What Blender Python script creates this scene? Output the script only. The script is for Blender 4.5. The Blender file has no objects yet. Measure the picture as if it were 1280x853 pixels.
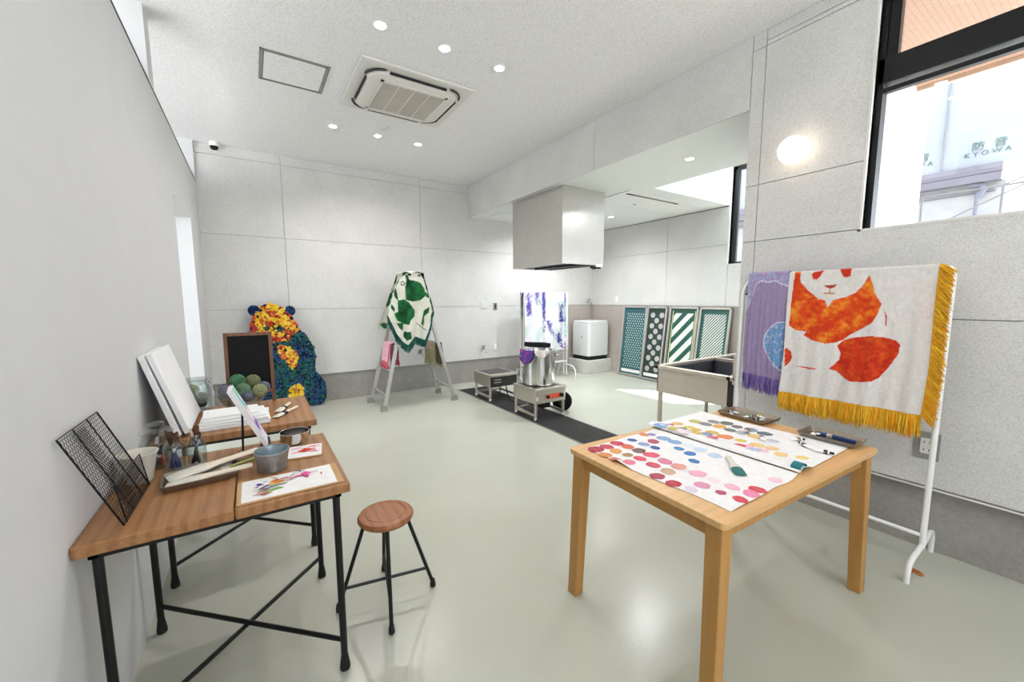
import bpy, math, random
from mathutils import Vector, Matrix, noise
from math import sin, cos, pi, radians
random.seed(7)
SC = bpy.context.scene
COL = SC.collection

# ------------------------------------------------------------------ colour / materials
def L1(c): return c/12.92 if c <= .04045 else ((c+.055)/1.055)**2.4
def hx(s, a=1.0):
    s = s.lstrip('#'); return tuple(L1(int(s[i:i+2], 16)/255) for i in (0, 2, 4))+(a,)
def mixc(a, b, t): return tuple(a[i]*(1-t)+b[i]*t for i in range(4))

class NT:
    def __init__(s, name):
        s.m = bpy.data.materials.new(name); s.m.use_nodes = True
        s.t = s.m.node_tree; s.p = s.t.nodes['Principled BSDF']
        s.out = s.t.nodes['Material Output']
    def n(s, typ, **kw):
        nd = s.t.nodes.new(typ)
        for k, v in kw.items(): setattr(nd, k, v)
        return nd
    def l(s, a, b): s.t.links.new(a, b)
    def coords(s, scale=(1, 1, 1), kind='Object'):
        tc = s.n('ShaderNodeTexCoord'); mp = s.n('ShaderNodeMapping')
        mp.inputs['Scale'].default_value = scale
        s.l(tc.outputs[kind], mp.inputs['Vector']); return mp.outputs['Vector']
    def noise(s, vec, scale, detail=3, rough=.5):
        nd = s.n('ShaderNodeTexNoise'); nd.inputs['Scale'].default_value = scale
        nd.inputs['Detail'].default_value = detail; nd.inputs['Roughness'].default_value = rough
        if vec is not None: s.l(vec, nd.inputs['Vector'])
        return nd.outputs['Fac']
    def ramp(s, fac, stops):
        r = s.n('ShaderNodeValToRGB'); e = r.color_ramp.elements
        while len(e) < len(stops): e.new(.5)
        for i, (p, c) in enumerate(stops): e[i].position = p; e[i].color = c
        s.l(fac, r.inputs['Fac']); return r.outputs['Color']
    def mix(s, fac, a, b, mode='MIX'):
        m = s.n('ShaderNodeMix', data_type='RGBA', blend_type=mode)
        for sock, v in ((m.inputs[0], fac), (m.inputs[6], a), (m.inputs[7], b)):
            if hasattr(v, 'links'): s.l(v, sock)
            else: sock.default_value = v
        return m.outputs[2]
    def bump(s, h, strength=.2, dist=.01):
        b = s.n('ShaderNodeBump'); b.inputs['Strength'].default_value = strength
        b.inputs['Distance'].default_value = dist
        s.l(h, b.inputs['Height']); s.l(b.outputs['Normal'], s.p.inputs['Normal'])
    def base(s, c):
        if hasattr(c, 'links'): s.l(c, s.p.inputs['Base Color'])
        else: s.p.inputs['Base Color'].default_value = c
    def set(s, rough=None, metal=None, spec=None, trans=None, ior=None, emit=None, es=None, coat=None, alpha=None):
        I = s.p.inputs
        if rough is not None: I['Roughness'].default_value = rough
        if metal is not None: I['Metallic'].default_value = metal
        if spec is not None: I['Specular IOR Level'].default_value = spec
        if trans is not None: I['Transmission Weight'].default_value = trans
        if ior is not None: I['IOR'].default_value = ior
        if coat is not None: I['Coat Weight'].default_value = coat
        if alpha is not None: I['Alpha'].default_value = alpha
        if emit is not None: I['Emission Color'].default_value = emit; I['Emission Strength'].default_value = es
        return s

def plain(name, c, rough=.5, metal=0, var=.06, vs=8, bump=0, bs=120, spec=.5):
    t = NT(name); v = t.coords(); c = hx(c)
    f = t.noise(v, vs, 4)
    d = tuple(max(0, x*(1-var)) for x in c[:3])+(1,); u = tuple(min(1, x*(1+var)) for x in c[:3])+(1,)
    t.base(t.ramp(f, [(.3, d), (.7, u)]))
    if bump: t.bump(t.noise(v, bs, 2), bump, .002)
    t.set(rough=rough, metal=metal, spec=spec); return t.m

def wood(name, light, dark, grain='y', rough=.42, sc=1.0):
    t = NT(name)
    s = {'x': (1.2, 14, 14), 'y': (14, 1.2, 14), 'z': (14, 14, 1.2)}[grain]
    v = t.coords(tuple(q*sc for q in s))
    w = t.n('ShaderNodeTexWave', wave_type='BANDS', bands_direction={'x': 'Y', 'y': 'X', 'z': 'X'}[grain])
    w.inputs['Scale'].default_value = .55; w.inputs['Distortion'].default_value = 7
    w.inputs['Detail'].default_value = 3; w.inputs['Detail Scale'].default_value = .7
    t.l(v, w.inputs['Vector'])
    f = t.noise(v, 6, 6, .65)
    c1 = t.ramp(w.outputs['Fac'], [(.15, hx(dark)), (.6, hx(light))])
    c2 = t.ramp(f, [(.3, hx(dark)), (.62, hx(light))])
    t.base(t.mix(.55, c1, c2)); t.bump(f, .06, .001); t.set(rough=rough); return t.m

def vcol(name, rough=.85, var=.12, vs=60, bump=.15, bs=400, soft=True):
    t = NT(name); a = t.n('ShaderNodeAttribute', attribute_name='Col'); v = t.coords()
    f = t.noise(v, vs, 5, .6)
    k = t.ramp(f, [(.25, (1-var*1.6,)*3+(1,)), (.75, (1, 1, 1, 1))])
    t.base(t.mix(1.0, a.outputs['Color'], k, 'MULTIPLY'))
    if bump: t.bump(t.noise(v, bs, 2), bump, .001)
    t.set(rough=rough, spec=.2); return t.m

def glass(name, tint='f4fbf9', rough=.02):
    t = NT(name); t.base(hx(tint)); t.set(rough=rough, trans=1, ior=1.45); return t.m

def emis(name, c, s):
    t = NT(name); t.base(hx(c)); t.set(emit=hx(c), es=s, rough=.4); return t.m

M = {}
def mk():
    # cement-bonded wood panels
    def panel(name, base, dk, lt, scale=170):
        t = NT(name); v = t.coords()
        f = t.noise(v, scale, 2, .6); g = t.noise(v, 2.2, 4, .55); h = t.noise(v, 95, 3, .7)
        c = t.ramp(f, [(.33, hx(dk)), (.50, hx(base)), (.75, hx(lt))])
        c = t.mix(1.0, c, t.ramp(g, [(.3, (.90, .90, .90, 1)), (.7, (1, 1, 1, 1))]), 'MULTIPLY')
        c = t.mix(1.0, c, t.ramp(h, [(.27, (.8, .8, .8, 1)), (.36, (1, 1, 1, 1))]), 'MULTIPLY')
        t.base(c); t.bump(f, .12, .002); t.set(rough=.85, spec=.2); return t.m
    M['panel'] = panel('cement_panel', 'dcdbd8', 'c9c8c5', 'e6e5e3')
    M['backing'] = plain('panel_joint', '9a9a97', .9)
    M['plinth'] = None
    t = NT('plinth_concrete'); v = t.coords()
    g = t.noise(v, 3, 6, .65); f = t.noise(v, 60, 3)
    t.base(t.mix(.35, t.ramp(g, [(.3, hx('8a8782')), (.7, hx('a5a29c'))]), t.ramp(f, [(.3, hx('86837e')), (.7, hx('a9a6a0'))])))
    t.bump(g, .1, .004); t.set(rough=.7); M['plinth'] = t.m
    t = NT('dado_concrete'); v = t.coords()
    g = t.noise(v, 2, 6, .6)
    t.base(t.ramp(g, [(.3, hx('a89e96')), (.7, hx('bdb4ac'))])); t.set(rough=.6); M['dado'] = t.m
    t = NT('epoxy_floor'); v = t.coords()
    g = t.noise(v, 1.3, 4); f = t.noise(v, 55, 2); 
    t.base(t.ramp(g, [(.3, hx('b6b8aa')), (.7, hx('bec0b3'))]))
    t.bump(f, .12, .003); t.set(rough=.25, spec=.45)
    M['floor'] = t.m
    t = NT('mineral_ceiling'); v = t.coords()
    f = t.noise(v, 120, 2, .6)
    c = t.ramp(f, [(.34, hx('dedcdc')), (.52, hx('f2f1f2')), (.7, hx('f7f6f7'))])
    t.base(c); t.bump(f, .25, .003); t.set(rough=.95, spec=.1); M['ceil'] = t.m
    M['white_wall'] = plain('white_paint', 'd3d3d4', .75, var=.015, bump=.06, bs=300)
    M['white_ceiling'] = plain('white_ceiling_paint', 'e9eceb', .6, var=.01)
    M['black'] = plain('black_metal', '0e0e0f', .42, .3)
    M['blackrub'] = plain('black_rubber', '0a0a0a', .75)
    M['black_alu'] = plain('black_aluminium', '17181a', .4, .5)
    M['wood'] = wood('ash_table_wood', 'a97a4e', '86582f', 'y')
    M['wood_edge'] = M['wood']
    M['oak'] = wood('oak_wood', 'dab079', 'd0a36b', 'x', .38)
    M['oakleg'] = wood('oak_leg_wood', 'bb8b4b', 'ad7d3f', 'z', .4)
    M['stoolwood'] = wood('stool_wood', 'a3683c', '86502c', 'y', .4)
    M['frame_wood'] = wood('walnut_frame', '86583c', '66402a', 'z', .5)
    M['board'] = plain('blackboard', '0c0c0d', .7, var=.2, spec=.25)
    M['white'] = plain('white_enamel', 'eeeeec', .35, var=.01)
    M['whitemat'] = plain('white_canvas', 'ececec', .85, var=.02, bump=.1, bs=900)
    M['paper'] = plain('white_paper', 'efefef', .8, var=.015)
    M['kraft'] = plain('kraft_board', 'c09a6c', .8)
    M['cream'] = plain('cream_enamel', 'd9d5c9', .45)
    M['steel'] = plain('brushed_steel', 'c2bcb2', .35, .9, var=.05, vs=30)
    M['sinksteel'] = plain('sink_steel', 'd3c8bc', .4, .7, var=.04, vs=20)
    M['bowlsteel'] = plain('bowl_steel', '7d8087', .35, .7, var=.04, vs=20)
    M['steeldk'] = plain('dark_steel', '77736c', .3, 1, var=.1)
    M['hoodsteel'] = plain('hood_steel', 'c4c1bc', .34, .8, var=.03)
    M['chrome'] = plain('polished_steel', 'd2d2d2', .12, 1, var=.02)
    M['alu'] = plain('aluminium', 'bfbdb8', .4, .6, var=.06)
    M['galv'] = plain('galvanised_tin', '9b9c9c', .5, .6, var=.12, vs=60)
    M['tin_in'] = plain('bright_tin', 'b7c6ce', .3, .8)
    M['brasstray'] = plain('worn_steel_tray', '948a7d', .38, .85, var=.12, vs=40)
    t = NT('clear_glass'); g = t.n('ShaderNodeBsdfTransparent'); g.inputs['Color'].default_value = (.90, .935, .93, 1); gl = t.n('ShaderNodeBsdfGlossy'); gl.inputs['Roughness'].default_value = .04
    lw = t.n('ShaderNodeLayerWeight'); lw.inputs['Blend'].default_value = .28
    mr = t.n('ShaderNodeMapRange'); mr.inputs['To Min'].default_value = .03; mr.inputs['To Max'].default_value = .5; t.l(lw.outputs['Facing'], mr.inputs['Value'])
    ms = t.n('ShaderNodeMixShader'); t.l(mr.outputs[0], ms.inputs[0]); t.l(g.outputs[0], ms.inputs[1]); t.l(gl.outputs[0], ms.inputs[2]); t.l(ms.outputs[0], t.out.inputs['Surface']); M['glass'] = t.m
    M['window_glass'] = glass('window_glass', 'ffffff', 0)
    t = NT('pane_glass'); g = t.n('ShaderNodeBsdfTransparent'); gl = t.n('ShaderNodeBsdfGlossy'); gl.inputs['Roughness'].default_value = .02
    ms = t.n('ShaderNodeMixShader'); ms.inputs[0].default_value = .05
    t.l(g.outputs[0], ms.inputs[1]); t.l(gl.outputs[0], ms.inputs[2]); t.l(ms.outputs[0], t.out.inputs['Surface']); M['pane'] = t.m
    M['vc'] = vcol('painted_fabric'); M['vcp'] = vcol('painted_paper', .8, .06, 40, .03)
    M['vcflower'] = vcol('felt_bits', .9, .15, 90, .1)
    M['grate'] = None
    t = NT('black_grating'); v = t.coords((1, 1, 1))
    t.base(hx('4a4848')); t.set(rough=.5, metal=.3); M['grate'] = t.m
    M['lens'] = emis('downlight_lens', 'fff6ea', 14)
    M['globe'] = emis('globe_lamp', 'ffeeda', 2.2)
    M['red'] = plain('red_panel', 'd23c2a', .4)
    M['plastic'] = plain('grey_plastic', '8e8d8b', .5)
    M['ivory'] = plain('ivory_plastic', 'e2e0db', .5, var=.01)
    M['acwhite'] = plain('aircon_white', 'dedbd5', .5, var=.01)
    M['acgrille'] = plain('aircon_grille', 'b9b2a9', .6)
    M['dark'] = plain('dark_void', '1b1b1c', .8)
    M['greyframe'] = plain('grey_frame', '8c8a86', .5, .3)
    M['washer'] = plain('washer_white', 'e3e5e6', .3, var=.008)
    M['plinthwhite'] = plain('white_concrete_base', 'd7d6d1', .7)
    M['gunmetal'] = plain('gun_metal', '3a3a3c', .4, .6)
    M['bristle'] = plain('bristle', '5b3a22', .9)
    M['handle'] = plain('pale_wood_handle', 'e6d8c4', .5, var=.05)
    M['teal'] = plain('teal_bristle', '2f6f6c', .8)
    M['blueh'] = plain('blue_lacquer', '22386e', .3)
    t = NT('opal_glass'); tr = t.n('ShaderNodeBsdfTranslucent'); tr.inputs['Color'].default_value = hx('c8ccce'); t.l(tr.outputs[0], t.out.inputs['Surface']); M['opal'] = t.m
    M['peach'] = None
    t = NT('peach_tile'); v = t.coords((1, 1, 1))
    b = t.n('ShaderNodeTexBrick'); b.inputs['Scale'].default_value = 8
    b.inputs['Color1'].default_value = hx('98755f'); b.inputs['Color2'].default_value = hx('9e7c67'); b.inputs['Mortar'].default_value = hx('866651')
    b.inputs['Mortar Size'].default_value = .02
    t.l(v, b.inputs['Vector']); t.base(b.outputs['Color']); M['peach'] = t.m
mk()

# ------------------------------------------------------------------ mesh builder
class MB:
    def __init__(s): s.v = []; s.f = []; s.mi = []; s.c = []; s.cur = 0; s.col = None
    def mat(s, i): s.cur = i; return s
    def color(s, c): s.col = c; return s
    def _add(s, vs, fs, cols=None):
        o = len(s.v); s.v += [tuple(v) for v in vs]
        s.c += cols if cols else [s.col or (1, 1, 1, 1)]*len(vs)
        for f in fs: s.f.append(tuple(o+i for i in f)); s.mi.append(s.cur)
        return s
    def box(s, a, b, R=None, o=(0, 0, 0)):
        (x0, y0, z0), (x1, y1, z1) = a, b
        vs = [(x0, y0, z0), (x1, y0, z0), (x1, y1, z0), (x0, y1, z0), (x0, y0, z1), (x1, y0, z1), (x1, y1, z1), (x0, y1, z1)]
        if R is not None: vs = [tuple(R @ Vector(v)+Vector(o)) for v in vs]
        return s._add(vs, [(0, 3, 2, 1), (4, 5, 6, 7), (0, 1, 5, 4), (1, 2, 6, 5), (2, 3, 7, 6), (3, 0, 4, 7)])
    def frustum(s, a, b):
        # a, b : four-corner loops (bottom, top)
        return s._add(list(a)+list(b), [(3, 2, 1, 0), (4, 5, 6, 7), (0, 1, 5, 4), (1, 2, 6, 5), (2, 3, 7, 6), (3, 0, 4, 7)])
    def prism(s, poly, d0, d1, fn):
        # poly: 2-D outline; fn(u,v,d) -> xyz
        n = len(poly)
        vs = [fn(u, v, d0) for u, v in poly]+[fn(u, v, d1) for u, v in poly]
        fs = [tuple(range(n-1, -1, -1)), tuple(range(n, 2*n))]+[(i, (i+1) % n, n+(i+1) % n, n+i) for i in range(n)]
        return s._add(vs, fs)
    def tube(s, pts, r, n=8, caps=True, closed=False):
        pts = [Vector(p) for p in pts]; m = len(pts); rs = r if isinstance(r, (list, tuple)) else [r]*m
        vs = []; prev = None
        for i, p in enumerate(pts):
            if closed: d = pts[(i+1) % m]-pts[i-1]
            else: d = pts[min(i+1, m-1)]-pts[max(i-1, 0)]
            if d.length < 1e-9: d = Vector((0, 0, 1))
            d.normalize()
            if prev is None:
                a = Vector((0, 0, 1)) if abs(d.z) < .9 else Vector((1, 0, 0)); u = d.cross(a).normalized()
            else:
                u = prev-d*prev.dot(d)
                u = u.normalized() if u.length > 1e-6 else d.orthogonal().normalized()
            prev = u; w = d.cross(u)
            for k in range(n):
                t = 2*pi*k/n; vs.append(p+(u*cos(t)+w*sin(t))*rs[i])
        fs = []
        for i in range(m if closed else m-1):
            j = (i+1) % m
            for k in range(n): fs.append((i*n+k, i*n+(k+1) % n, j*n+(k+1) % n, j*n+k))
        if caps and not closed: fs += [tuple(range(n-1, -1, -1)), tuple(range((m-1)*n, m*n))]
        return s._add(vs, fs)
    def lathe(s, prof, c=(0, 0, 0), n=32, sx=1, sy=1, R=None, wob=None, cap=True):
        vs = []; m = len(prof)
        for (r, z) in prof:
            for k in range(n):
                t = 2*pi*k/n; q = r*(wob(t, z) if wob else 1)
                p = Vector((q*cos(t)*sx, q*sin(t)*sy, z))
                if R is not None: p = R @ p
                vs.append(p+Vector(c))
        fs = [(i*n+k, i*n+(k+1) % n, (i+1)*n+(k+1) % n, (i+1)*n+k) for i in range(m-1) for k in range(n)]
        if cap and prof[0][0] > 1e-6: fs.append(tuple(range(n-1, -1, -1)))
        if cap and prof[-1][0] > 1e-6: fs.append(tuple(range((m-1)*n, m*n)))
        return s._add(vs, fs)
    def ball(s, c, r, n=16, m=10, sc=(1, 1, 1)):
        vs = []
        for i in range(m+1):
            a = pi*i/m
            for k in range(n):
                t = 2*pi*k/n
                vs.append((c[0]+r*sin(a)*cos(t)*sc[0], c[1]+r*sin(a)*sin(t)*sc[1], c[2]-r*cos(a)*sc[2]))
        fs = [(i*n+k, i*n+(k+1) % n, (i+1)*n+(k+1) % n, (i+1)*n+k) for i in range(m) for k in range(n)]
        return s._add(vs, fs)
    def disc(s, c, r, n=20, ax='z', wob=0, jig=0):
        vs = []; ph = random.random()*6
        for k in range(n):
            t = 2*pi*k/n; q = r*(1+wob*sin(2*t+ph)+jig*sin(5*t+ph*2)*.5)
            vs.append((c[0]+q*cos(t), c[1]+q*sin(t), c[2]))
        return s._add(vs, [tuple(range(n))])
    def grid(s, nu, nv, fn, cf=None, keep=None):
        # fn(u,v) u,v in 0..1
        vs = []; cs = []
        for j in range(nv+1):
            for i in range(nu+1):
                u, v = i/nu, j/nv; vs.append(fn(u, v)); cs.append(cf(u, v) if cf else (s.col or (1, 1, 1, 1)))
        fs = []
        for j in range(nv):
            for i in range(nu):
                if keep and not keep((i+.5)/nu, (j+.5)/nv): continue
                a = j*(nu+1)+i; fs.append((a, a+1, a+nu+2, a+nu+1))
        return s._add(vs, fs, cs)
    def build(s, name, mats, parent=None, smooth=False, bevel=0, solid=0, world=True, seg=2):
        vs = s.v
        if parent is not None and world:
            inv = ROOTM[parent.name].inverted(); vs = [inv @ Vector(v) for v in vs]
        me = bpy.data.meshes.new(name); me.from_pydata([tuple(v) for v in vs], [], s.f)
        mats = mats if isinstance(mats, (list, tuple)) else [mats]
        for m in mats: me.materials.append(M[m] if isinstance(m, str) else m)
        if len(mats) > 1: me.polygons.foreach_set('material_index', s.mi)
        if s.col is not None or any(c != (1, 1, 1, 1) for c in s.c):
            at = me.color_attributes.new('Col', 'FLOAT_COLOR', 'POINT')
            at.data.foreach_set('color', [x for c in s.c for x in c])
        me.validate()
        o = bpy.data.objects.new(name, me); COL.objects.link(o)
        if smooth:
            me.polygons.foreach_set('use_smooth', [True]*len(me.polygons))
            try: me.set_sharp_from_angle(angle=radians(40))
            except Exception: pass
        if bevel:
            b = o.modifiers.new('bevel', 'BEVEL'); b.width = bevel; b.segments = seg; b.limit_method = 'ANGLE'; b.angle_limit = radians(40)
        if solid:
            b = o.modifiers.new('solid', 'SOLIDIFY'); b.thickness = solid; b.offset = 0
        if parent is not None:
            o.parent = parent; ROOTM[o.name] = ROOTM[parent.name]
        else: ROOTM[o.name] = Matrix()
        return o
ROOTM = {}
def tag(o, label, cat, group=None, kind=None):
    o['label'] = label; o['category'] = cat
    if group: o['group'] = group
    if kind: o['kind'] = kind
    return o
def thing(name, label, cat, loc=(0, 0, 0), rz=0, group=None):
    o = bpy.data.objects.new(name, None); COL.objects.link(o)
    o.location = loc; o.rotation_euler = (0, 0, rz); o.empty_display_size = .05
    ROOTM[o.name] = Matrix.Translation(loc) @ Matrix.Rotation(rz, 4, 'Z')
    return tag(o, label, cat, group)
def struct(o): o['kind'] = 'structure'; return o
def stuff(o): o['kind'] = 'stuff'; return o
def inpoly(x, y, P):
    r = False; n = len(P); j = n-1
    for i in range(n):
        xi, yi = P[i]; xj, yj = P[j]
        if (yi > y) != (yj > y) and x < (xj-xi)*(y-yi)/(yj-yi)+xi: r = not r
        j = i
    return r
def copytree(root, loc, rz, label, group=None):
    r = root.copy(); COL.objects.link(r); r.location = loc; r.rotation_euler = (0, 0, rz); r['label'] = label
    if group: r['group'] = group
    ROOTM[r.name] = Matrix.Translation(loc) @ Matrix.Rotation(rz, 4, 'Z')
    for ch in list(root.children):
        c = ch.copy(); COL.objects.link(c); c.parent = r
        for g in list(ch.children):
            d = g.copy(); COL.objects.link(d); d.parent = c
    return r
def nz(x, y, z=0): return noise.noise(Vector((x, y, z)))

# ------------------------------------------------------------------ the room (metres; camera stands at x=0, y=0, eye height 1.4)
LX, RX, FY, ZC, ZS = -.454, 3.032, 5.88, 3.194, 2.712   # left wall, right wall, far wall, ceiling, kitchen soffit
KX, PY, YB = 5.823, 1.555, -3.2                          # kitchen side wall, pillar end, street front
G = .0045
def panels(mb, fixed, axis, us, zs, t, flip=1):
    # panel slabs with open joints; fixed plane coordinate is the visible face
    for a, b in zip(us[:-1], us[1:]):
        for c, d in zip(zs[:-1], zs[1:]):
            if axis == 'y': mb.box((a+G/2, min(fixed, fixed+t), c+G/2), (b-G/2, max(fixed, fixed+t), d-G/2))
            else: mb.box((min(fixed, fixed+t), a+G/2, c+G/2), (max(fixed, fixed+t), b-G/2, d-G/2))
# floor
b = MB(); b.box((-3, YB, -.1), (KX+.1, FY+.14, 0)); struct(b.build('floor', 'floor'))
# main ceiling and far strip over the corridor
b = MB(); b.box((-3, YB, ZC), (RX+.2, FY+.14, ZC+.15)); struct(b.build('ceiling', 'ceil'))
# far wall
b = MB()
panels(b, FY, 'y', [-.7, .408, 2.221, 4.064], [.38, 1.28, 2.18, 3.08, ZC], .02)
panels(b, FY, 'y', [4.064, KX+.02], [1.272, 2.18, 2.712], .02)
b.mat(1).box((-3, FY+.02, 0), (KX+.1, FY+.14, ZC)); struct(b.build('wall_far', ['panel', 'backing']))
b = MB(); b.box((-.7, FY+.012, 0), (4.06, FY+.05, .383)); struct(b.build('baseboard_far', 'plinth'))
b = MB(); b.box((-.7, FY-.004, .378), (4.06, FY+.03, .384)); struct(b.build('trim_1', 'greyframe'))
b = MB(); b.box((4.062, FY+.008, 0), (KX+.02, FY+.05, 1.27)).box((4.062, FY-.02, 0), (KX, FY+.05, .36)); struct(b.build('baseboard_kitchen_far', 'dado'))
# kitchen side wall with its window
b = MB()
WY0, WY1, WZ0, WZ1 = 2.0, 3.17, 1.885, 3.24
ys = [3.17, 4.18, FY]
panels(b, KX, 'x', ys, [1.272, 2.165, 2.70], .02)
panels(b, KX, 'x', [1.45, 3.17], [1.272, WZ0], .02)
panels(b, KX, 'x', [1.45, WY0], [WZ0, 3.7], .02)
b.mat(1).box((KX+.02, 1.3, 0), (KX+.14, FY+.14, WZ0)).box((KX+.02, WY1, WZ0), (KX+.14, FY+.14, 3.8)).box((KX+.02, 1.3, WZ0), (KX+.14, WY0, 3.8)).box((KX+.02, WY0, WZ1), (KX+.14, WY1, 3.8))
struct(b.build('wall_kitchen', ['panel', 'backing']))
b = MB(); b.box((KX+.008, 1.5, 0), (KX+.05, FY, 1.27)).box((KX-.02, 3.3, 0), (KX+.05, FY, .36)); struct(b.build('baseboard_kitchen', 'dado'))
# kitchen soffit with the raised light well
VX0, VY0, VY1 = 4.16, 2.1, 3.19
b = MB()
b.box((RX+.021, PY-.05, ZS), (VX0, FY+.02, ZS+.06)).box((VX0, VY1, ZS), (KX+.02, FY+.02, ZS+.06)).box((VX0, PY-.05, ZS), (KX+.02, VY0, ZS+.06))
b.box((VX0-.03, VY0-.03, ZS+.06), (VX0, VY1+.03, 3.65)).box((VX0, VY1, ZS+.06), (KX+.02, VY1+.03, 3.65)).box((VX0, VY0-.03, ZS+.06), (KX+.02, VY0, 3.65))
struct(b.build('ceiling_kitchen', 'white_ceiling'))
b = MB(); b.box((VX0-.03, VY0-.03, 3.65), (KX+.02, VY1+.03, 3.67)); struct(b.build('added_skylight', 'opal'))  # opal skylight added over the well to spread more light below
# bulkhead over the kitchen opening
b = MB()
panels(b, RX, 'x', [PY, 3.07, 4.9, FY+.0], [ZS-.003, ZC], .02)
b.mat(1).box((RX+.02, PY+.006, ZS+.06), (RX+.16, FY, ZC)); struct(b.build('wall_bulkhead', ['panel', 'backing']))
# right wall with the window
NY0, NZ0, NZ1, NYE = .884, 1.797, 3.12, -1.75
b = MB()
us = [PY, 1.467, NY0, .30-.66, -2.2, YB]
def pan2(y1, y0, z0, z1): panels(b, RX, 'x', [y0, y1], [z0, z1], .02)
for z0, z1 in ((.375, 1.284), (1.284, NZ0), (NZ0, 2.185), (2.185, 3.09), (3.09, ZC)):
    pan2(PY, 1.467, z0, z1)
    if z0 >= NZ0-.01 and z1 <= 3.1: pan2(1.467, NY0, z0, z1); pan2(NYE, YB, z0, z1)
    elif z0 >= 3.08: pan2(1.467, NYE, 3.12, z1); pan2(1.467, NY0, z0, 3.12); pan2(NYE, YB, z0, z1)
    else: pan2(1.467, -.36, z0, z1); pan2(-.36, -2.2, z0, z1); pan2(-2.2, YB, z0, z1)
b.mat(1).box((RX+.02, YB, .36), (RX+.16, PY-.001, NZ0)).box((RX+.02, NY0, NZ0), (RX+.16, PY-.001, ZC)).box((RX+.02, YB, NZ0), (RX+.16, NYE, ZC)).box((RX+.02, NYE, NZ1), (RX+.16, NY0, ZC))
b.mat(0).box((RX+.021, PY, .375), (RX+.16, PY+.004, ZC))
struct(b.build('wall_right', ['panel', 'backing']))
b = MB(); b.box((RX+.058, YB, 0), (RX+.16, PY, .37)); struct(b.build('baseboard_right', 'plinth'))
b = MB(); b.box((RX-.006, YB, .3605), (RX+.06, PY, .3685)); struct(b.build('trim_2', 'acwhite'))
QX0, QX1, QZ0, QZ1 = 3.4, 5.7, 1.02, 2.0  # unseen window added to let more daylight into the kitchen
b = MB(); b.box((RX+.16, 1.32, 0), (KX+.1, 1.5, QZ0)).box((RX+.16, 1.32, QZ1), (KX+.1, 1.5, 3.8)).box((RX+.16, 1.32, QZ0), (QX0, 1.5, QZ1)).box((QX1, 1.32, QZ0), (KX+.1, 1.5, QZ1)); struct(b.build('wall_kitchen_near', 'white_wall'))
b = MB()
for x in (QX0, (QX0+QX1)/2-.025, QX1-.05): b.box((x, 1.36, QZ0), (x+.05, 1.42, QZ1))
b.box((QX0, 1.36, QZ0), (QX1, 1.42, QZ0+.05)).box((QX0, 1.36, QZ1-.05), (QX1, 1.42, QZ1)); o = struct(b.build('added_window', 'gunmetal'))
b = MB(); b.box((QX0+.05, 1.385, QZ0+.05), (QX1-.05, 1.389, QZ1-.05)); struct(b.build('pane', 'pane', o))
# left partition with a doorway; corridor behind it
DY0, DY1, DZ, TL, ZL = 4.02, 5.06, 2.212, .2, 2.754
b = MB()
b.box((LX-TL, YB, 0), (LX, DY0, ZL)).box((LX-TL, DY1, 0), (LX, FY, ZL)).box((LX-TL, DY0, DZ), (LX, DY1, ZL))
b.box((LX-TL, 3.39, ZL), (LX+.006, 3.55, ZC)).box((LX-TL, 5.84, ZL), (LX+.004, FY, ZC)).box((LX-TL, 1.0, ZL), (LX, 1.16, ZC))
struct(b.build('wall_left', 'white_wall'))
b = MB(); b.box((LX-TL-.002, YB, ZL), (LX+.004, FY-.02, ZL+.008)); struct(b.build('trim_3', 'black_alu'))
b = MB(); b.box((LX-.002, 1.63, .03), (LX+.004, 1.645, .66)); struct(b.build('trim_4', 'white_wall'))
b = MB(); b.box((-3.1, YB, 0), (-3, FY+.14, .8)).box((-3.1, YB, 3.0), (-3, FY+.14, ZC))
for k in range(6): b.box((-3.1, YB+k*1.78, .8), (-3, YB+k*1.78+.1, 3.0))
struct(b.build('wall_corridor', 'white_wall'))
# street front behind the viewpoint: wall with tall glazing
b = MB(); b.box((-3.1, YB-.12, 0), (-.3, YB, ZC)).box((2.7, YB-.12, 0), (RX+.2, YB, ZC)).box((-.3, YB-.12, 2.75), (2.7, YB, ZC)).box((-.3, YB-.12, 0), (2.7, YB, .75)); struct(b.build('wall_street', 'white_wall'))
b = MB()
for x in (-.3, .68, 1.66, 2.64): b.box((x, YB-.09, .75), (x+.06, YB-.03, 2.75))
b.box((-.3, YB-.09, 2.69), (2.7, YB-.03, 2.75)).box((-.3, YB-.09, .75), (2.7, YB-.03, .81)); o = struct(b.build('window_3', 'black_alu'))
b = MB(); b.box((-.28, YB-.065, .8), (2.68, YB-.058, 2.7)); struct(b.build('pane', 'pane', o))

# windows ---------------------------------------------------------------
b = MB(); fx0, fx1 = RX+.05, RX+.13
TZ0, TZ1 = 2.60, 2.735
b.box((fx0, NY0-.028, NZ0), (fx1, NY0, NZ1)).box((fx0, NYE, NZ0), (fx1, NYE+.03, NZ1)).box((fx0, NYE, NZ1-.04), (fx1, NY0, NZ1))
b.box((fx0, NYE, TZ0), (fx1, NY0, TZ1)).box((fx0, NYE, NZ0), (fx1, NY0, NZ0+.004))
b.box((fx0+.01, NY0-.075, TZ1), (fx1-.02, NY0-.028, NZ1-.04)).box((fx0+.02, NYE, TZ0-.045), (fx1-.02, NY0-.028, TZ0-.02))
o = struct(b.build('window_1', 'black_alu', bevel=.003))
b = MB(); b.box((fx0+.045, NYE+.03, NZ0+.004), (fx0+.051, NY0-.028, TZ0)).box((fx0+.045, NYE+.03, TZ1), (fx0+.051, NY0-.075, NZ1-.04)); struct(b.build('pane', 'pane', o))
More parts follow.
